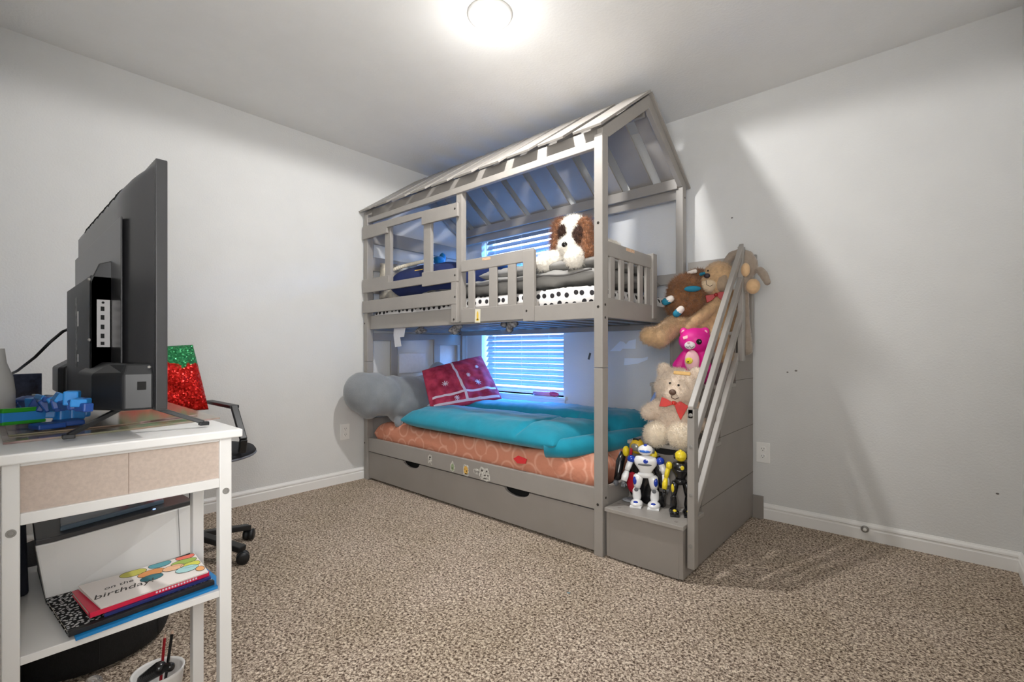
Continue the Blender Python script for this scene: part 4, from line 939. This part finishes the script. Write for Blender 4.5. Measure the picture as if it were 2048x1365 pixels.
def sp_(u, v):
    ex = min(u, 1 - u) * (TX1 - TX0 - 0.02); ez = (1 - v) * (TZ1 - TZ0 - 0.02)
    def s(d, w_): t = max(0, min(1, d / w_)); return math.sin(t * math.pi / 2)
    return Vector((TX0 + 0.01 + u * (TX1 - TX0 - 0.02), -2.7115 - 0.044 * min(s(ex, 0.14), s(ez, 0.06)), TZ0 + 0.005 + v * (TZ1 - TZ0 - 0.015)))
vs = [sp_(u, v) for u in us for v in vv]; nv = len(vv)
sh._f(vs, [(i * nv + j, (i + 1) * nv + j, (i + 1) * nv + j + 1, i * nv + j + 1) for i in range(len(us) - 1) for j in range(nv - 1)])
build('rear_shell', sh, M_blackm, tv, smooth=True)
for i in range(7):
    u = 0.80 - i * 0.085
    build('vent_slot', MB().tube([sp_(u + 0.016 * t, 0.905 + 0.08 * t) + Vector((0, -0.0005, 0)) for t in (0, .25, .5, .75, 1)], [0.001, 0.0025, 0.003, 0.003, 0.002], 6), M_dark, tv)
b = MB(); b.box(1.02, 1.80, -2.758, -2.7545, 0.92, 1.262); build('rear_panel', b, M_blackm, tv, bevel=0.0015)
hz0, hz1, hz2 = TZ0 + 0.001, 0.902, 0.926
for nm, o1 in (('foot_housing', [(1.884, -2.713), (1.872, -2.766), (1.80, -2.808), (1.60, -2.810), (1.60, -2.713)]), ('foot_housing', [(1.20, -2.713), (1.20, -2.800), (1.17, -2.812), (1.00, -2.812), (0.98, -2.713)])):
    i1 = [(x + (1.72 - x) * 0.06 if x > 1.5 else x, y * 0.35 + -2.713 * 0.65 - 0.028 * (y < -2.75)) for x, y in o1]
    b = MB(); nn = len(o1)
    b._f([(x, y, hz0) for x, y in o1] + [(x, y, hz1) for x, y in o1] + [(x, y, hz2) for x, y in i1],
         [tuple(range(nn))[::-1], tuple(range(2 * nn, 3 * nn))] + [(i, (i + 1) % nn, nn + (i + 1) % nn, nn + i) for i in range(nn)] + [(nn + i, nn + (i + 1) % nn, 2 * nn + (i + 1) % nn, 2 * nn + i) for i in range(nn)])
    fh = build(nm, b, M_black, tv, bevel=0.005, seg=3)
build('screw', MB().ell((1.886, -2.722, 0.918), 0.0035, sub=2), M_steel, tv, smooth=True)
build('power_socket', MB().box(1.8795, 1.8835, -2.742, -2.727, 0.868, 0.886), M_dark, fh)
b = MB().box(1.22, 1.68, -2.796, -2.756, 0.828, 1.135); b.prism([(1.68, -2.756, 0.895), (1.68, -2.796, 0.895), (1.68, -2.796, 1.12), (1.68, -2.78, 1.165), (1.68, -2.756, 1.175)], (-0.012, 0, 0))
build('electronics_box', b, M_black, tv, bevel=0.002)
pp = build('port_plate', MB().box(1.6802, 1.6812, -2.7845, -2.7600, 0.963, 1.078), mat('grey_port_plate', (176, 174, 174), 0.5), tv)
for i, z in enumerate((1.071, 1.056, 1.035, 1.012, 0.990, 0.972)):
    if i == 0: b = MB().lathe([(0.0028, 0), (0.0028, 0.0006)], (1.6812, -2.773, z), 12, roty(R(90)))
    else: b = MB().box(1.6812, 1.6818, -2.7775, -2.7705, z - (0.0055 if i != 5 else 0.004), z + (0.0055 if i != 5 else 0.004))
    build('port', b, M_dark, pp)
for z in (0.86, 0.98, 1.125): build('bolt', MB().ell((1.676, -2.797, z), 0.004, sub=2), M_steel, tv)
build('spec_label', MB().box(1.42, 1.45, -2.7968, -2.7962, 0.91, 1.10), mat('printed_label', (150, 150, 146), 0.5, c2=(44, 44, 46), scale=70), tv)
build('rating_label', MB().box(1.46, 1.475, -2.7968, -2.7962, 1.02, 1.06).box(1.46, 1.475, -2.7968, -2.7962, 0.925, 0.945), M_plate, tv)
for (p0, p1) in (((1.80, -2.752, 0.826), (1.832, -2.848, DZ + 0.012)), ((1.80, -2.712, 0.826), (1.838, -2.604, DZ + 0.012))):
    build('leg', MB().beam(p0, p1, 0.012, 0.009).box(p1[0] - 0.009, p1[0] + 0.009, p1[1] - 0.010, p1[1] + 0.010, DZ + 0.0052, DZ + 0.014), M_black, tv, bevel=0.0015)
for (p0, p1) in (((1.06, -2.752, 0.826), (1.04, -2.848, DZ + 0.012)), ((1.06, -2.712, 0.826), (1.04, -2.604, DZ + 0.012))):
    build('leg', MB().beam(p0, p1, 0.012, 0.009).box(p1[0] - 0.009, p1[0] + 0.009, p1[1] - 0.010, p1[1] + 0.010, DZ + 0.0085, DZ + 0.014), M_black, tv, bevel=0.0015)
# power cable
ca = [at(142, 656, Y=-2.775), at(125, 664, Y=-2.80), at(100, 685, Y=-2.83), at(70, 715, Y=-2.86), at(35, 742, Y=-2.89), at(15, 752, Y=-2.91)]
o = build('power_cable', MB().tube(ca, 0.0042, 8), M_black, smooth=True); tag(o, 'black power cable running down from the back of the television', 'cable')

# dark printed box, white lamp body, toy blaster
p0 = at(20, 745, Y=-2.90); p1 = at(85, 745, Y=-2.80)
o = build('printed_box', MB().obox((1.05, -2.872, DZ + 0.062), 0.012, 0.065, 0.11, rotz(0.25)), mat('dark_blue_print', (70, 78, 102), 0.4, c2=(24, 26, 44), scale=30), bevel=0.001)
tag(o, 'dark blue printed picture card standing at the back of the desk', 'picture card')
lp = thing('white_jug', 'white tapered plastic jug cut by the left edge of the photo on the desk', 'jug', (1.25, -2.935, DZ + 0.005))
build('body', MB().lathe([(0.028, 0.0), (0.034, 0.02), (0.034, 0.07), (0.030, 0.11), (0.017, 0.15), (0.013, 0.19)], (1.25, -2.938, DZ + 0.0055), 28), M_white, lp, smooth=True)
build('base_band', MB().lathe([(0.0345, 0.0), (0.0350, 0.022), (0.0345, 0.024)], (1.25, -2.938, DZ + 0.0055), 28), mat('lilac', (150, 128, 150), 0.5), lp, smooth=True)
M_tb = mat('toy_sky_blue', (44, 138, 214), 0.35); M_tn = mat('toy_dark_blue', (30, 74, 150), 0.4); M_tg = mat('toy_green', (52, 160, 44), 0.4)
ty = thing('toy_sword', 'blue and green plastic toy sword lying across the near end of the desk', 'toy sword', (1.60, -2.88, DZ + 0.01))
zt = DZ + 0.034
pA, pB, pC, pD = (at(2, 836, Z=DZ + 0.042), at(88, 829, Z=DZ + 0.038), at(112, 829, Z=DZ + 0.036), at(178, 822, Z=DZ + 0.034))
b = MB(); b.beam(pA + (pA - pB) * 0.02, pB, 0.010, 0.024); build('blade', b, M_tb, ty, bevel=0.002)
b = MB(); b.beam(pA + (pA - pB) * 0.02 + Vector((0, 0, 0.014)), pB + Vector((0, 0, 0.014)), 0.012, 0.010).beam(pA + (pA - pB) * 0.02 + Vector((0, 0, -0.014)), pB + Vector((0, 0, -0.014)), 0.012, 0.008); build('blade_edge', b, M_tg, ty, bevel=0.002)
b = MB(); b.beam(pB, pC, 0.012, 0.018); build('neck', b, M_tb, ty, bevel=0.003)
b = MB(); b.beam(pC, pC.lerp(pD, 0.32), 0.024, 0.042); build('guard', b, M_tb, ty, bevel=0.006, seg=3)
b = MB(); dd = (pD - pC); u_ = Vector((0, 0, 1)); a_ = dd.normalized().cross(u_)
b.beam(pC.lerp(pD, 0.34), pC.lerp(pD, 0.80), 0.022, 0.040).beam(pC.lerp(pD, 0.8), pD, 0.018, 0.030); build('hilt', b, M_tb, ty, bevel=0.006, seg=3)
ty2 = thing('toy_robot_wreck', 'pile of dark blue plastic robot armour lying on the poster beside the television', 'toy', (1.42, -2.86, DZ + 0.01))
random.seed(3)
b = MB()
for i in range(26):
    t = i / 25; c = at(18 + 150 * t, 800 - 8 * math.sin(t * 3.1) + random.uniform(0, 22), Y=-2.905 + 0.075 * t)
    c.z = max(c.z, DZ + 0.022)
    build('armour_plate', MB().obox(c, random.uniform(0.03, 0.08), random.uniform(0.012, 0.03), random.uniform(0.012, 0.03), rotz(random.uniform(-0.5, 0.5)) @ rotx(random.uniform(-0.5, 0.5))), M_tn if i % 3 else M_tb, ty2, bevel=0.003)
b = MB()
for i in range(9):
    c = at(45 + i * 9, 801 - 6 * math.sin(i * 0.4) + random.uniform(-3, 3), Y=-2.885 + 0.004 * i); c.z += 0.004
    b.obox(c, 0.035, 0.006, 0.004, rotz(0.4 + random.uniform(-0.2, 0.2)))
build('silver_vents', b, mat('silver_plastic', (150, 156, 160), 0.35, metal=0.4), ty2, bevel=0.001)
b = MB(); b.obox((1.665, -2.868, DZ + 0.017), 0.05, 0.05, 0.012, rotz(0.3)).obox((1.63, -2.83, DZ + 0.017), 0.06, 0.05, 0.012, rotz(0.1)); build('feet', b, M_tn, ty2, bevel=0.003)

# ------------------------------------------------------------------ printer and things on the shelf
pr = thing('printer', 'white printer with dark lid on the desk side shelf', 'printer', (1.52, -2.72, SH), rz=0)
zP = SH
b = MB()
z0, z1 = zP + 0.008, zP + 0.139
def flat(v): return Vector((v.x, v.y, 0))
back = Vector((-0.25, -0.01, 0))
bA, bB, f1 = flat(at(92, 1203, Z=z0)), flat(at(127, 1193, Z=z0)), flat(at(389, 1105, Z=z0))
tA, tB, tC = flat(at(70, 1093, Z=z1)), flat(at(108, 1085, Z=z1)), flat(at(386, 1009, Z=z1))
def lv(p, z): return Vector((p.x, p.y, z))
f0 = bA
bot = [bA, bB, f1, f1 + back, bA + back + Vector((0, 0.01, 0))]
top = [tA, tB, tC, f1 + back, bA + back + Vector((0, 0.0, 0))]

vs = [lv(p, z0) for p in bot] + [lv(p, z1) for p in top]
b._f(vs, [(4, 3, 2, 1, 0), (5, 6, 7, 8, 9), (0, 1, 6, 5), (1, 2, 7, 6), (2, 3, 8, 7), (3, 4, 9, 8), (4, 0, 5, 9)])
build('body', b, M_white, pr, bevel=0.004)
b = MB(); b.prism([lv(p, zP + 0.0005) for p in bot], (0, 0, 0.008)); build('base', b, M_black, pr)
b = MB(); b.prism([lv(p, z1) for p in top], (0, 0, 0.012)); build('top_bezel', b, mat('dark_grey_plastic', (58, 58, 60), 0.35), pr, bevel=0.002)
lid = [top[0], top[1] + Vector((-0.028, 0.012, 0)), tC + Vector((-0.022, -0.062, 0)), f1 + back + Vector((0.03, -0.06, 0)), f0 + back + Vector((0.03, 0.05, 0))]
b = MB(); b.prism([lv(p, z1 + 0.012) for p in lid[1:]], (0, 0, 0.012)); build('scanner_lid', b, mat('slate_lid', (92, 108, 122), 0.15), pr, bevel=0.003)
pu, pl_ = tB.lerp(tC, 0.87), bB.lerp(f1, 0.87)
build('panel_seam', MB().tube([lv(pu, z1 - 0.002) + Vector((0.0005, 0, 0)), lv(pl_, z0 + 0.004) + Vector((0.0005, 0, 0))], 0.0009, 6), mat('seam_grey', (120, 118, 116), 0.6), pr)
build('power_light', MB().ell(lv(tB.lerp(tC, 0.68) + Vector((-0.008, 0, 0)), z1 + 0.0125), (0.002, 0.0035, 0.0015), sub=2), mat('blue_led', (120, 150, 255), 0.3, emit=(0.2, 0.35, 1.0), estr=4), pr)

def slab_book(name, pts, z, h, cover, label, cat, spine=None, pages=None):
    t = thing(name, label, cat, (sum(p[0] for p in pts) / 4, sum(p[1] for p in pts) / 4, z))
    P = [Vector((p[0], p[1], 0)) for p in pts]; c = sum(P, Vector()) / 4
    build('pages', MB().prism([lv(c + (p - c) * 0.985, z + 0.0012) for p in P], (0, 0, h - 0.0024)), pages or mat('page_white', (222, 214, 200), 0.9), t)
    build('cover', MB().prism([lv(p, z) for p in P], (0, 0, 0.0012)).prism([lv(p, z + h - 0.0012) for p in P], (0, 0, 0.0012)), cover, t)
    if spine: build('spine', MB().prism([lv(P[1] + (P[1] - P[0]).normalized() * 0.001, z), lv(P[2] + (P[1] - P[0]).normalized() * 0.001, z), lv(P[2] - (P[1] - P[0]).normalized() * 0.012, z), lv(P[1] - (P[1] - P[0]).normalized() * 0.012, z)], (0, 0, h + 0.0006)), spine, t, bevel=0.0005)
    return t
M_comp = pattern_mat('marbled_cover', (28, 28, 30), (196, 196, 196), 120, 0.30, 'flat')
zz = SH + 0.0005
# blue binder at the bottom (front edge overhangs the shelf)
slab_book('blue_folder', [(1.72, -2.845, 0), (1.924, -2.846, 0), (1.899, -2.575, 0), (1.69, -2.585, 0)], zz, 0.006, mat('blue_card', (16, 122, 186), 0.5), 'bright blue folder at the bottom of the book stack on the shelf', 'folder', spine=MATS.get('blue_card') or mat('blue_card', (16, 122, 186), 0.5), pages=mat('blue_card', (16, 122, 186), 0.5))
zz += 0.0075
slab_book('composition_notebook', [(1.700, -2.873, 0), (1.914, -2.855, 0), (1.890, -2.596, 0), (1.70, -2.61, 0)], zz, 0.009, M_comp, 'black marbled composition notebook with black spine under the red book', 'notebook', spine=mat('black_tape', (30, 30, 32), 0.5))
zz += 0.0105
slab_book('notebook', [(1.74, -2.78, 0), (1.900, -2.80, 0), (1.878, -2.60, 0), (1.72, -2.60, 0)], zz, 0.006, mat('navy_cover', (34, 44, 104), 0.4), 'thin navy notebook between the red book and the composition notebook', 'notebook', spine=MATS['navy_cover'])
zz += 0.007
rbk = slab_book('activity_book', [(1.752, -2.835, 0), (1.898, -2.822, 0), (1.872, -2.602, 0), (1.73, -2.605, 0)], zz, 0.010, mat('crimson_cover', (206, 28, 66), 0.35), 'red and pink activity book under the balloon greeting card', 'book', spine=MATS['crimson_cover'])
zt2 = zz + 0.0102
M_lime = mat('lime_print', (150, 180, 90), 0.4); M_bp = mat('blue_print_patch', (70, 130, 190), 0.4)
build('cover_print', MB().prism([(1.868, -2.80, zt2), (1.885, -2.798, zt2), (1.882, -2.775, zt2), (1.866, -2.777, zt2)], (0, 0, 0.0004)), M_ink, rbk)
build('cover_print', MB().prism([(1.862, -2.765, zt2), (1.885, -2.762, zt2), (1.882, -2.73, zt2), (1.862, -2.733, zt2)], (0, 0, 0.0004)), M_lime, rbk)
build('cover_print', MB().prism([(1.86, -2.72, zt2), (1.88, -2.71, zt2), (1.874, -2.68, zt2), (1.86, -2.69, zt2)], (0, 0, 0.0004)), M_bp, rbk)
for i in range(14): build('cover_text', MB().box(1.884 - i * 0.0007, 1.886 - i * 0.0007, -2.71 + i * 0.006, -2.7065 + i * 0.006, zt2 - 0.007, zt2 - 0.003), M_snow, rbk) if i < 14 else None
zc = zt2 + 0.003
card = thing('greeting_card', 'white birthday card with painted balloons on top of the book stack', 'greeting card', (1.81, -2.70, zc))
cp = [(1.752, -2.825, zc + 0.0045), (1.898, -2.805, zc), (1.880, -2.606, zc), (1.745, -2.600, zc + 0.0045)]
M_card = mat('card_white', (234, 226, 220), 0.7)
build('front_leaf', MB().prism(cp, (0, 0, 0.0008)), M_card, card)
build('back_leaf', MB().prism([(x, y, zc - 0.002) for x, y, z in cp], (0, 0, 0.0006)), M_card, card)
def cpt(u, v, off=0.001):
    c = [Vector(x) for x in cp]; return c[0] * (1 - u) * (1 - v) + c[1] * u * (1 - v) + c[2] * u * v + c[3] * (1 - u) * v + Vector((0, 0, 0.0008 + off))
bal = [(0.12, 0.42, 0.10, 0.10, (196, 190, 90)), (0.33, 0.55, 0.10, 0.11, (222, 150, 90)), (0.52, 0.52, 0.09, 0.09, (60, 120, 130)), (0.08, 0.66, 0.10, 0.09, (92, 160, 170)), (0.07, 0.90, 0.09, 0.08, (232, 120, 100)),
       (0.28, 0.86, 0.09, 0.11, (160, 186, 90)), (0.48, 0.90, 0.09, 0.09, (214, 214, 90)), (0.40, 0.74, 0.09, 0.09, (240, 190, 150)), (0.62, 0.84, 0.10, 0.10, (170, 214, 214)), (0.78, 0.95, 0.08, 0.04, (236, 170, 110))]
for i, (u, v, ru, rv, c) in enumerate(bal):
    ru *= 1.3; rv *= 1.15
    pts = [cpt(min(.99, max(.01, u + ru * math.cos(2 * math.pi * k / 20))), min(.99, max(.01, v + rv * math.sin(2 * math.pi * k / 20))), 0.0002 + i * 0.0001) for k in range(20)]
    bo = build('balloon', MB().prism(pts, (0, 0, 0.00005)), mat('balloon_%d' % i, c, 0.7), card)
    build('outline', MB().tube(pts + [pts[0]], 0.0005, 5), M_ink, bo)
dirv = cpt(0.5, 1) - cpt(0.5, 0); upv = cpt(0, 0.5) - cpt(1, 0.5)
text_mesh('lettering', 'on the', 0.020, cpt(0.40, 0.25, 0.0004), dirv, upv, M_ink, card, 0.3, 0.0001)
text_mesh('lettering', 'birthday!', 0.030, cpt(0.62, 0.26, 0.0004), dirv, upv, M_ink, card, 0.3, 0.0001)

# green toy and added dark block at the far left of the shelf
gt = thing('green_toy', 'lime green and black toy behind the printer under the desk', 'toy', (1.33, -2.90, 0.30))
build('green_shell', MB().obox((1.36, -2.905, 0.452), 0.05, 0.018, 0.022, rotx(0.5)).obox((1.37, -2.898, 0.435), 0.05, 0.016, 0.02, rotx(-0.4)), mat('neon_green', (96, 170, 50), 0.5), gt, bevel=0.004)
build('black_base', MB().box(1.30, 1.385, -2.955, -2.89, 0.384, 0.43), M_black, gt, bevel=0.006)
sfl = build('shade_filler', MB().prism([(1.40, -2.96, 0.383), (1.40, -2.895, 0.383), (1.40, -2.90, 0.575), (1.40, -2.93, 0.60), (1.40, -2.96, 0.59)], (0.21, 0, 0)), mat('dark_navy_fill', (26, 30, 42), 0.85, 0.1, 30, 0.3, 120), bevel=0.008, seg=3)  # dark block added to stand in for under-desk shade beside the printer
tag(sfl, 'added dark navy bag squeezed beside the printer on the desk shelf', 'filler')

# ottoman
om = thing('ottoman', 'round black upholstered ottoman on the carpet under the desk', 'ottoman', (1.14, -2.74, 0))
M_om = mat('black_fabric', (24, 24, 25), 0.85, 0.15, 60, 0.4, 200)
build('body', MB().lathe([(0.19, 0.004), (0.205, 0.012), (0.215, 0.04), (0.218, 0.30), (0.212, 0.325), (0.19, 0.335), (0.002, 0.338)], (1.14, -2.74, 0), 64), M_om, om, smooth=True)
for k in range(8):
    a = 2 * math.pi * k / 8; build('seam', MB().tube([(1.14 + 0.219 * math.cos(a), -2.74 + 0.219 * math.sin(a), z) for z in (0.03, 0.15, 0.31)], 0.0015, 6), M_om, om)
# pencil cup
cx, cy = 1.635, -2.655
cu = thing('pencil_cup', 'white ceramic cup holding pencils on the carpet by the desk leg', 'cup', (cx, cy, 0))
build('cup', MB().lathe([(0.045, 0.001), (0.048, 0.004), (0.058, 0.09), (0.060, 0.098), (0.057, 0.100), (0.053, 0.094), (0.044, 0.010), (0.002, 0.009)], (cx, cy, 0), 40), M_white, cu, smooth=True)
def pencil(label, p0, p1, col, r=0.0038):
    p0, p1 = Vector(p0), Vector(p1); t = thing('pencil', label, 'pencil', p0)
    build('barrel', MB().tube([p0, p0.lerp(p1, 0.95)], r, 6), col, t); build('tip', MB().tube([p0.lerp(p1, 0.95), p1], [r, r * 0.6], 6), mat('wood_tip', (200, 170, 150), 0.7), t)
pencil('red pencil standing in the white cup on the carpet', (cx + 0.006, cy + 0.0, 0.012), (cx - 0.03, cy + 0.022, 0.172), mat('red_lacquer', (150, 22, 34), 0.3))
pencil('black pencil standing in the white cup on the carpet', (cx + 0.02, cy + 0.004, 0.012), (cx - 0.012, cy + 0.035, 0.185), M_rk, 0.004)
o = build('scissors_handle', MB().cap((cx - 0.01, cy - 0.03, 0.085), (cx + 0.012, cy + 0.0, 0.108), 0.014, 0.018).cap((cx + 0.012, cy + 0.0, 0.108), (cx + 0.03, cy + 0.02, 0.11), 0.010, 0.012), M_rk, smooth=True)
tag(o, 'glossy black rounded tool lying across the white pencil cup', 'tool')
o = build('glass_ball', MB().ell(at(186, 1368, Z=0.02), (0.022, 0.022, 0.02)), mat('clear_glass', (230, 232, 236), 0.05, trans=0.9), smooth=True)
tag(o, 'small clear glass ball on the carpet at the bottom edge of the photo', 'glass ball')

# ------------------------------------------------------------------ office chair
ch = thing('office_chair', 'black mesh office chair standing behind the desk near the left wall', 'office chair', (0.62, -2.30, 0))
cxx, cyy = 0.66, -2.315
M_mesh = mat('black_mesh_fabric', (22, 23, 28), 0.8, 0.2, 200, 0.3, 400)
b = MB(); b.lathe([(0.002, 0.455), (0.19, 0.455), (0.235, 0.466), (0.245, 0.48), (0.235, 0.495), (0.18, 0.50), (0.002, 0.498)], (cxx, cyy, 0), 48)
build('seat', b, M_mesh, ch, smooth=True)
build('seat_rim', MB().lathe([(0.243, 0.465), (0.2475, 0.470), (0.243, 0.475)], (cxx, cyy, 0), 48), mat('grey_piping', (110, 112, 120), 0.6), ch, smooth=True)
build('column', MB().tube([(cxx, cyy, 0.10), (cxx, cyy, 0.456)], 0.025, 16), M_black, ch, smooth=True)
build('backrest', puff('tmp', [(0.44, -2.55, 0.56), (0.44, -2.27, 0.56), (0.40, -2.32, 0.86), (0.40, -2.53, 0.86)], 0.02, M_mesh).data and MB().box(0.425, 0.44, -2.40, -2.36, 0.47, 0.62), M_black, ch, bevel=0.004)
tmp = bpy.data.objects['tmp']; tmp.name = 'back_cushion'; tmp.parent = ch; tmp.location = Vector(tmp['_org']) - Vector((0.62, -2.30, 0)); tmp['_org'] = tuple(ch['_org'])
for s, yy in ((1, -2.195), (-1, -2.52)):
    pa, pb_, pc, pd = Vector((0.42, yy, 0.695)), Vector((0.66, yy, 0.700)), Vector((0.79, yy, 0.697)), Vector((0.90, yy, 0.56))
    b = MB(); b.beam(pa, pc, 0.04, 0.016); b.beam(pc + Vector((-0.01, 0, 0.004)), pd, 0.03, 0.016); b.beam(pd, pd + Vector((-0.02, 0, -0.06)), 0.03, 0.02)
    build('armrest', b, M_black, ch, bevel=0.004)
for k in range(5):
    a = R(30 + 72 * k); e = Vector((cxx + 0.25 * math.cos(a), cyy + 0.25 * math.sin(a), 0.065))
    lg = build('leg', MB().beam((cxx, cyy, 0.11), e, 0.045, 0.025), M_black, ch, bevel=0.005)
    q = rotz(a + 0.7)
    build('caster', MB().lathe([(0.012, -0.024), (0.026, -0.022), (0.027, -0.004), (0.02, -0.002), (0.02, 0.002), (0.027, 0.004), (0.026, 0.022), (0.012, 0.024)], e + Vector((0, 0, -0.037)), 20, q @ rotx(R(90))), M_black, lg, smooth=True)

# sequin pillow leaning on the backrest
m = bpy.data.materials.new('reversible_sequins'); m.use_nodes = True; nt = m.node_tree; bs = nt.nodes['Principled BSDF']; L = nt.links.new
tc = nt.nodes.new('ShaderNodeTexCoord'); sx = nt.nodes.new('ShaderNodeSeparateXYZ'); L(tc.outputs['Object'], sx.inputs[0])
nn_ = nt.nodes.new('ShaderNodeTexNoise'); nn_.inputs['Scale'].default_value = 14; nn_.inputs['Detail'].default_value = 3; L(tc.outputs['Object'], nn_.inputs['Vector'])
md = nt.nodes.new('ShaderNodeMath'); md.operation = 'MULTIPLY_ADD'; L(nn_.outputs['Fac'], md.inputs[0]); md.inputs[1].default_value = 0.26; L(sx.outputs['Z'], md.inputs[2])
rp_ = nt.nodes.new('ShaderNodeValToRGB'); e = rp_.color_ramp.elements; e[0].position = 0.365; e[0].color = (*srgb((206, 20, 8)), 1); e[1].position = 0.375; e[1].color = (*srgb((40, 130, 78)), 1)
L(md.outputs[0], rp_.inputs['Fac']); L(rp_.outputs['Color'], bs.inputs['Base Color'])
vo = nt.nodes.new('ShaderNodeTexVoronoi'); vo.inputs['Scale'].default_value = 150; L(tc.outputs['Object'], vo.inputs['Vector'])
vm = nt.nodes.new('ShaderNodeVectorMath'); vm.operation = 'SUBTRACT'; L(vo.outputs['Color'], vm.inputs[0]); vm.inputs[1].default_value = (0.5, 0.5, 0.5)
ge = nt.nodes.new('ShaderNodeNewGeometry'); vm2 = nt.nodes.new('ShaderNodeVectorMath'); vm2.operation = 'MULTIPLY_ADD'; L(vm.outputs[0], vm2.inputs[0]); vm2.inputs[1].default_value = (0.9, 0.9, 0.9); L(ge.outputs['Normal'], vm2.inputs[2])
L(vm2.outputs[0], bs.inputs['Normal']); bs.inputs['Metallic'].default_value = 0.55; bs.inputs['Roughness'].default_value = 0.3
o = puff('sequin_pillow', [(0.50, -2.56, 0.66), (0.515, -2.222, 0.665), (0.46, -2.275, 0.985), (0.45, -2.56, 0.965)], 0.055, m, p=(2.4, 2.4), nx=36, ny=36, wr=wrk(0.012, 5, 5, 3))
tag(o, 'red and green sequin pillow propped on the office chair behind the television', 'pillow')

# fleck on the carpet
o = build('paper_fleck', MB().obox(at(1137, 1187, Z=0.002) + Vector((0, 0, 0.001)), 0.012, 0.006, 0.002, rotz(0.4)), mat('pale_blue_scrap', (120, 150, 160), 0.7)); tag(o, 'tiny pale blue scrap lying on the carpet', 'scrap')

for o in bpy.data.objects:
    if '_org' in o: del o['_org']
